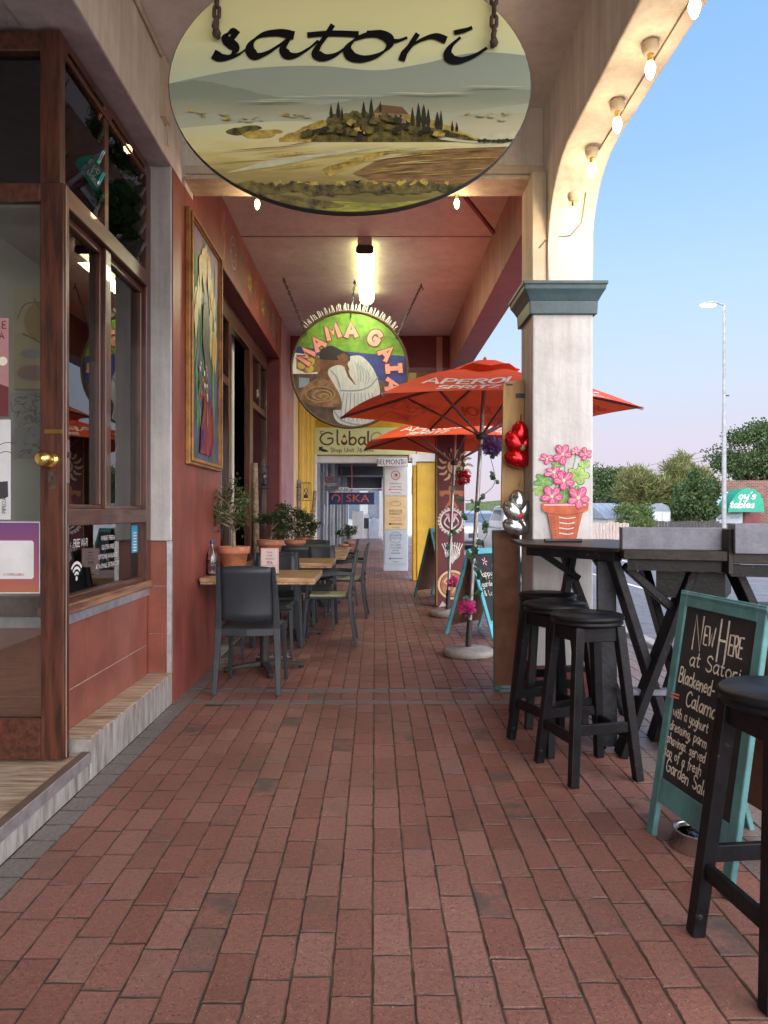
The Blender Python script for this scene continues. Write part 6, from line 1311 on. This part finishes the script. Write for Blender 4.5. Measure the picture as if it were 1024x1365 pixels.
hsign('hanging_sign', 'grey oval hanging sign at the left of the far arcade', 427, 453.5, 635, 656, 16.9, M['bar_grey'], 'Ragazzi', 'chalk', .09, extra=lambda q, fr, a0, a1, b0, b1: q.ring((a0+a1)/2, (b0+b1)/2+.08, .10, .02, fr, 'chalk_red', a0=0, a1=180), oval=True)
plant('green plant in a blue pot standing on the far pavement', (-1.0, 22.5, 0), .16, .22, .55, .28, 220, 7, 'leaf_dark', 0, .10, 7, 'potted plants on the far pavement')
plant('green plant in a red pot on the far pavement, right of the blue pot', (-.82, 23.6, 0), .15, .26, .60, .26, 220, 8, 'leaf_mid', 0, .10, 7, 'potted plants on the far pavement')
ms = thing('market_stall', 'pale blue and white market stall far down the pavement', 'stall')
x0, z0 = px(470, 716, 33); x1, z1 = px(505, 676, 33)
MB().box(x0, x0+.5, 33, 33.4, 0, z1-.2, 'white_paint').box(x0+.51, x1-.45, 33.1, 33.4, .0, .45, 'white_paint').box(x0+.51, x1-.45, 33.1, 33.4, .95, 1.12, 'white_paint').box(x0+.52, x1-.46, 33.3, 33.4, .451, .949, 'car_dark').build('stall_front', ms)
MB().prism([(x1-.44, 0), (x1, 0), (x1, .78), (x1-.22, 1.0), (x1-.44, .85)], xz(33), -.05, 0, 'pale_blue').build('panel', ms)
MB().box(x1+.02, x1+.12, 33, 33.2, 0, 1.6, 'white_paint').build('post', ms)
bd = thing('building', 'white low building at the far end of the street behind the arcade', 'building')
MB().box(-6, 1.9, 46, 52, -.3, 3.6, 'far_wall').build('wall', bd); 
for k in range(5): MB().box(-4.2+k*1.25, -3.5+k*1.25, 45.94, 45.999, .8, 2.6, 'car_glass').build('window', bd)
bd = thing('building', 'tall white corner building seen between the pale and the yellow pillars', 'building')
MB().box(1.2, 2.45, 40, 45.9, -.3, 6, 'white_paint').build('wall', bd); MB().box(2.05, 2.42, 39.9, 39.999, 2.2, 3.2, 'ink').build('sign_board', bd)

# ------------------------------------------------------------------ vehicles
def car(label, loc, rz, m, L_=4.3, W_=1.72, Hh=1.42, kind='sedan', lit=False):
    t = thing('parked_car', label, 'car', loc, R(rz), 'cars parked and waiting in the street'); hw = W_/2
    if kind == 'sedan': P_ = [(-L_/2, .35), (-L_/2, .78), (-L_/2+.1, .9), (-L_*.33, .95), (-L_*.18, Hh-.08), (-L_*.06, Hh), (L_*.16, Hh), (L_*.36, .98), (L_/2-.05, .92), (L_/2, .7), (L_/2, .35), (L_/2-.5, .22), (-L_/2+.5, .22)]
    else: P_ = [(-L_/2, .40), (-L_/2, .85), (-L_/2+.12, .98), (-L_*.30, 1.04), (-L_*.2, Hh-.05), (-L_*.12, Hh), (L_*.10, Hh), (L_*.14, 1.05), (L_/2, 1.03), (L_/2, .45), (L_/2-.5, .26), (-L_/2+.5, .26)]
    q = MB(); n = len(P_); secs = [(-hw, .90), (-hw+.06, 1), (hw-.06, 1), (hw, .90)]; vs = []
    for s_, k in secs:
        for a, b in P_:
            ins = .16*max(0, (b-.95)/(Hh-.95)) if b > .95 else 0
            vs.append((math.copysign(abs(s_)-ins, s_), a*(1 if k == 1 else .985), b if k == 1 else .25+(b-.25)*.985))
    q.add(vs, [(j*n+i, j*n+(i+1) % n, (j+1)*n+(i+1) % n, (j+1)*n+i) for j in range(3) for i in range(n)], m, True); q.add(vs[:n], [tuple(range(n))], m); q.add(vs[-n:], [tuple(range(n-1, -1, -1))], m); q.build('body', t, bevel=.02)
    (a0, b0), (a1, b1) = P_[3], P_[4]; f0, f1 = .12, .9
    y0, z0 = a0+(a1-a0)*f0, b0+(b1-b0)*f0; y1, z1 = a0+(a1-a0)*f1, b0+(b1-b0)*f1; MB().add([(-hw+.14, y0-.012, z0+.012), (hw-.14, y0-.012, z0+.012), (hw-.27, y1-.012, z1+.012), (-hw+.27, y1-.012, z1+.012)], [(0, 1, 2, 3)], 'car_glass').build('windscreen', t)
    for s_ in (-1, 1):
        xx = s_*(hw-.055); MB().add([(s_*(hw-.02), -L_*.25, .98), (s_*(hw-.02), L_*(.12 if kind != 'sedan' else .30), .98), (s_*(hw-.125), L_*(.08 if kind != 'sedan' else .16), Hh-.1), (s_*(hw-.125), -L_*.14, Hh-.1)], [(0, 1, 2, 3)], 'car_glass').build('window', t)
        hl = MB().box(s_*(hw-.40) if s_ < 0 else hw-.40, (s_*(hw-.10)) if s_ > 0 else -(hw-.10), -L_/2-.015, -L_/2+.03, .62, .76, emitmat('headlamp', (1, .95, .85), 30) if (lit and s_ > 0) else M['chrome']) if s_ > 0 else MB().box(-(hw-.10), -(hw-.40), -L_/2-.015, -L_/2+.03, .62, .76, 'chrome'); hl.build('headlight', t)
        for yy in (-L_*.31, L_*.30):
            w_ = MB(); w_.tube([(s_*(hw-.2), yy, .31), (s_*(hw+.01), yy, .31)], .31, 'rubber', 20); wo_ = w_.build('wheel', t); MB().tube([(s_*(hw-.01), yy, .31), (s_*(hw+.02), yy, .31)], .18, 'chrome', 14).build('rim', wo_)
    MB().box(-.55, .55, -L_/2-.012, -L_/2+.02, .45, .62, 'ink').build('grille', t); MB().box(-.26, .26, -L_/2-.03, -L_/2-.013, .36, .46, 'white_print').build('number_plate', t)
    return t
car('white pickup with one lit headlight, half hidden behind the brown board', (3.75, 17.6, -.14), 0, 'car_white', 4.9, 1.75, 1.52, 'pickup', True)
car('pale silver car in the street left of the nearer parasol pole', (3.72, 27.5, -.14), 4, 'car_silver')
car('small blue car far down the street', (5.6, 52, -.14), 0, 'car_blue'); car('distant white car far down the street', (3.7, 60, -.14), 0, 'car_white'); car('distant dark car behind the others at the street end', (8.6, 74, -.14), 180, 'car_dark')
# ------------------------------------------------------------------ far houses
hb = thing('house', 'low house with a pale blue metal roof seen past the parasol poles', 'house')
def gable(t, x0, x1, y0, y1, zb, ze, zr, mw, mr_, axis='x'):
    MB().box(x0, x1, y0, y1, zb, ze, mw).build('wall', t); ym = (y0+y1)/2; q = MB(); o = .35
    q.add([(x0-o, y0-o, ze-.05), (x1+o, y0-o, ze-.05), (x1+o, ym, zr), (x0-o, ym, zr), (x0-o, y1+o, ze-.05), (x1+o, y1+o, ze-.05)], [(0, 1, 2, 3), (3, 2, 5, 4), (0, 3, 4), (1, 5, 2)], mr_)
    for k in range(int((x1-x0)/.6)): a = x0+k*.6; q.bar([(a, y0-o, ze-.035), (a, ym, zr+.015)], (.05, .03), mr_)
    q.build('roof', t)
gable(hb, 15, 24, 70, 80, -1, 1.0, 2.8, 'white_paint', 'roof_metal')
hc = thing('house', 'low white house with a blue grey sheet roof behind the pale fence', 'house')
gable(hc, 19, 27.0, 58, 66, -2.2, .75, 2.0, 'white_paint', 'roof_metal')
for k in range(5): MB().box(19.5+k*1.5, 20.4+k*1.5, 57.9, 57.99, -.8, .5, 'car_glass').build('window', hc)
gh = thing('greenhouse', 'small pale glazed bay with a curved roof behind the dark fence', 'greenhouse')
x0, _ = px(871, 0, 42); x1, _ = px(894, 0, 42); xm = (x0+x1)/2; q = MB(); q.box(x0, x1, 42, 43, -1.4, 1.25, 'pale_blue'); q.prism([(x0, 1.25), (x1, 1.25), (x1-.1, 1.55), (xm, 1.75), (x0+.1, 1.55)], xz(42), -1, 0, 'roof_metal'); q.build('wall', gh)
for a, b in ((x0+.08, xm-.05), (xm+.05, x1-.08)): MB().box(a, b, 41.95, 41.99, .1, 1.15, 'white_paint').build('window', gh)
def fence(label, x0, x1, Y, zb, zt, m, w_=.16, jag=0):
    t = thing('fence', label, 'fence'); rs = random.Random(4); q = MB(); a = x0
    while a < x1: q.box(a, a+w_*.88, Y, Y+.03, zb, zt+rs.uniform(-jag, jag), m); a += w_
    q.build('fence_panel', t); MB().box(x0, x1, Y+.031, Y+.07, zt-.35, zt-.27, m).build('rail', t)
fence('weathered pale plank fence seen just right of the painted pillar', px(786, 0, 30)[0], px(836, 0, 30)[0], 30, -.6, .78, 'fence_pale', .14, .03)
fence('black painted picket fence behind the grey bar box', px(850, 0, 35)[0], px(957, 0, 35)[0], 35, -1.2, .78, 'fence_dark', .15, .02)
# shop on the corner
YB_ = 38; sb = thing('shop_building', 'brick corner shop across the road with a green awning over its dark door', 'building')
x0 = px(957, 0, YB_)[0]; zt = px(0, 641, YB_)[1]
MB().box(x0, x0+9, YB_, YB_+1.2, -2.1, zt, 'brick_wall').build('wall', sb)
MB().box(px(992, 0, YB_)[0], px(1014, 0, YB_)[0], YB_-.03, YB_-.001, -1.6, px(0, 684, YB_)[1], 'maroon').build('door', sb); MB().box(px(1015, 0, YB_)[0], px(1018, 0, YB_)[0], YB_-1.4, YB_-1.3, -1.8, px(0, 681, YB_)[1], 'white_paint').build('awning_post', sb)
cxa = px(995, 0, YB_-1.3)[0]; zb_ = px(0, 680, YB_-1.3)[1]; hw, hh = 24*(YB_-1.3)/F, 29*(YB_-1.3)/F
q2 = [(cxa-hw, zb_-.12), (cxa+hw, zb_-.12), (cxa+hw, zb_), (cxa+hw*.95, zb_+hh*.42), (cxa+hw*.78, zb_+hh*.72), (cxa+hw*.5, zb_+hh*.93), (cxa+hw*.15, zb_+hh), (cxa-hw*.2, zb_+hh*.95), (cxa-hw*.6, zb_+hh*.68), (cxa-hw*.88, zb_+hh*.34), (cxa-hw, zb_)]
q = MB().prism(q2, xz(YB_-1.3), -1.28, 0, 'awning_green'); q.box(cxa+hw*.28, cxa+hw*.30, YB_-1.31, YB_-1.301, zb_, zb_+hh*.95, 'green_frame'); aw = q.build('awning', sb, bevel=.03, seg=2)
fz = xz(YB_-1.305); q = MB(); q.text("oy's", cxa-hw*.42, zb_+hh*.50, .36, fz, 'white_print', wd=.17, slant=.3, sx=1.15); q.text("tables", cxa-hw*.92, zb_+hh*.10, .36, fz, 'white_print', wd=.17, slant=.3, sx=1.05); q.build('lettering', aw)
pb = thing('price_board', 'large pale board of printed services beside the green awning', 'sign'); Yq = YB_-.12
x0, z1 = px(955, 656, Yq); x1, z0 = px(990, 698, Yq); MB().box(x0, x1, Yq, Yq+.05, z0, z1, 'pale_blue').build('board', pb); q = MB(); fr = xz(Yq-.001)
for k, s_ in enumerate(('FRESH', 'FRUIT', 'VEG', 'BREAD', 'MILK', 'DAILY')): q.type(s_, x0+.32, z1-.22-k*.24, .13, fr, 'ink', sx=.8)
for k, s_ in enumerate(('FARM PRODUCE', 'AND GROCERIES', '', '', 'DELIVERIES', 'WELCOME')): q.type(s_ or ' ', x0+.98, z1-.22-k*.24, .09, fr, 'ink', sx=.8)
q.build('lettering', pb)
# street lamp
sl = thing('street_lamp', 'tall grey lamp post with a lit lantern on a short arm across the road', 'street lamp'); YL = 26.6; xl = px(965.5, 0, YL)[0]; zt = px(0, 405, YL)[1]
MB().tube([(xl, YL, -.3), (xl, YL, 4.8), (xl, YL, 5.0), (xl, YL, zt)], [.085, .075, .058, .045], 'pole_grey', 14).build('pole', sl)
MB().tube([(xl, YL, zt-.05), (xl-.25, YL, zt)], .035, 'pole_grey', 8).build('arm', sl)
MB().lathe([(.0, -.09), (.10, -.07), (.17, 0), (.15, .05), (.0, .09)], 'roof_metal', c=(xl-.52, YL, zt+.0), n=20, sx=2.0, sy=.8).build('lantern', sl); MB().lathe([(.0, -.08), (.09, -.06), (.14, .0), (.0, .01)], emitmat('street_glow', (1, .93, .72), 22), c=(xl-.60, YL, zt-.055), n=20, sx=2.3, sy=.8).build('lens', sl)
MB().box(xl+.04, xl+.18, YL-.03, YL+.03, 5.55, 5.60, 'iron').build('bracket', sl)
for nm_, ya, yb in (('upper', 625, 586), ('middle', 632, 593), ('lower', 636, 598)):
    q = MB(); q.tube([P3(850, ya, 62), P3(920, (ya+yb)/2+1.5, 52), P3(1030, yb-6, 42)], .012, 'ink', 4); tag(q.build('power_line'), nm_+' one of three thin power lines over the trees across the road', 'power line', 'overhead power lines')
# ------------------------------------------------------------------ trees
def tree(name, label, c, rad, ztrunk, n, lm, seed, ls=.16, spiky=False, clumps=26, cat='tree'):
    rs = random.Random(seed); t = thing(name, label, cat, (c[0], c[1], ztrunk)); cz = c[2]-ztrunk; rx, ry, rz_ = rad; lv = MB(); tr = MB()
    tr.tube([(0, 0, 0), (.1, .05, cz*.5), (0, 0, cz*.8)], [rx*.09, rx*.07, rx*.04], 'bark', 8); cl_ = []
    for k in range(clumps):
        while True:
            d = Vector((rs.uniform(-1, 1), rs.uniform(-1, 1), rs.uniform(-1, 1)))
            if d.length < 1: break
        d = d.normalized()*(d.length**.5)*.88; p = Vector((d.x*rx, d.y*ry, cz+d.z*rz_)); cl_.append((p, rs.uniform(.22, .40)))
        if k % 2 == 0: tr.tube([(0, 0, cz*.5), p*.5+Vector((0, 0, cz*.35)), p], [rx*.035, rx*.02, rx*.008], 'bark', 5)
    for k in range(n):
        p, s_ = cl_[k % clumps]; d = Vector((rs.gauss(0, 1), rs.gauss(0, 1), rs.gauss(0, .8)))
        if d.length > 2.1: continue
        q0 = p+Vector((d.x*rx, d.y*ry, d.z*rz_))*s_*.55
        if spiky: dd = Vector((rs.gauss(0, .7), rs.gauss(0, .7), rs.uniform(-.2, 1.3))); lv.leaf(q0, dd, (rs.random(), rs.random(), .3), ls*rs.uniform(1.2, 2.4), ls*.22, lm if rs.random() < .75 else 'leaf_mid')
        else: lv.leaf(q0, (rs.gauss(0, 1), rs.gauss(0, 1), rs.gauss(0, 1)), (rs.random(), rs.random(), rs.random()), ls*rs.uniform(.7, 1.4), ls*.7, lm)
    tr.build('trunk', t); lv.build('crown', t)
def TP(x, y, Y): a, b = px(x, y, Y); return (a, Y, b)
tree('yucca_tree', 'broad yellow green yucca tree, the biggest crown across the road', TP(872, 652, 50), (2.8, 2.2, 1.95), -2.2, 15000, 'leaf_yellow', 1, .34, True, 34)
tree('yucca_tree', 'taller spiky yucca crown just right of the broad one', TP(912, 644, 52), (1.9, 1.6, 1.9), -2.2, 9000, 'leaf_yellow', 2, .34, True, 24)
tree('tree', 'round bright green tree between the yucca trees and the lamp post', TP(925, 664, 36.5), (1.2, 1.1, 1.35), -2.2, 9000, 'leaf_dark', 3, .16, False, 26)
tree('tree', 'dark spreading tree above the brick shop at the right edge', TP(1014, 606, 41), (2.6, 2.0, 1.8), -2.1, 16000, 'leaf_dark', 4, .15, False, 40)
tree('shrub', 'dense green shrub leaning over the pale plank fence', TP(838, 693, 31.5), (1.05, .8, .85), -.6, 4500, 'leaf_mid', 5, .10, False, 22, 'shrub')
tree('tree', 'dark tree just right of the painted pillar, beyond the low house', TP(795, 652, 68), (2.8, 2, 2.4), -2.2, 10000, 'leaf_dark', 6, .24, False, 24)
tree('tree', 'grey green tree behind the low house, left of the yucca', TP(822, 655, 72), (2.3, 2, 2.3), -2.2, 5000, 'leaf_mid', 7, .24, False, 20)
tree('tree', 'low dark tree filling the gap behind the greenhouse', TP(868, 668, 58), (3.2, 2, 1.4), -2.2, 8000, 'leaf_dark', 9, .2, False, 26)
tree('tree', 'dark bushy tree behind the round tree and the black fence', TP(930, 670, 55), (2.8, 2, 1.7), -2.2, 8000, 'leaf_dark', 10, .2, False, 26)
tag(MB().add([(14, 110, -2), (60, 110, -2), (60, 110.5, 3.4), (48, 111, 4.2), (36, 110.5, 3.0), (26, 111, 3.6), (14, 110.5, 2.6)], [(0, 1, 2, 3, 4, 5, 6)], 'leaf_dark').build('hills'), kind='structure')
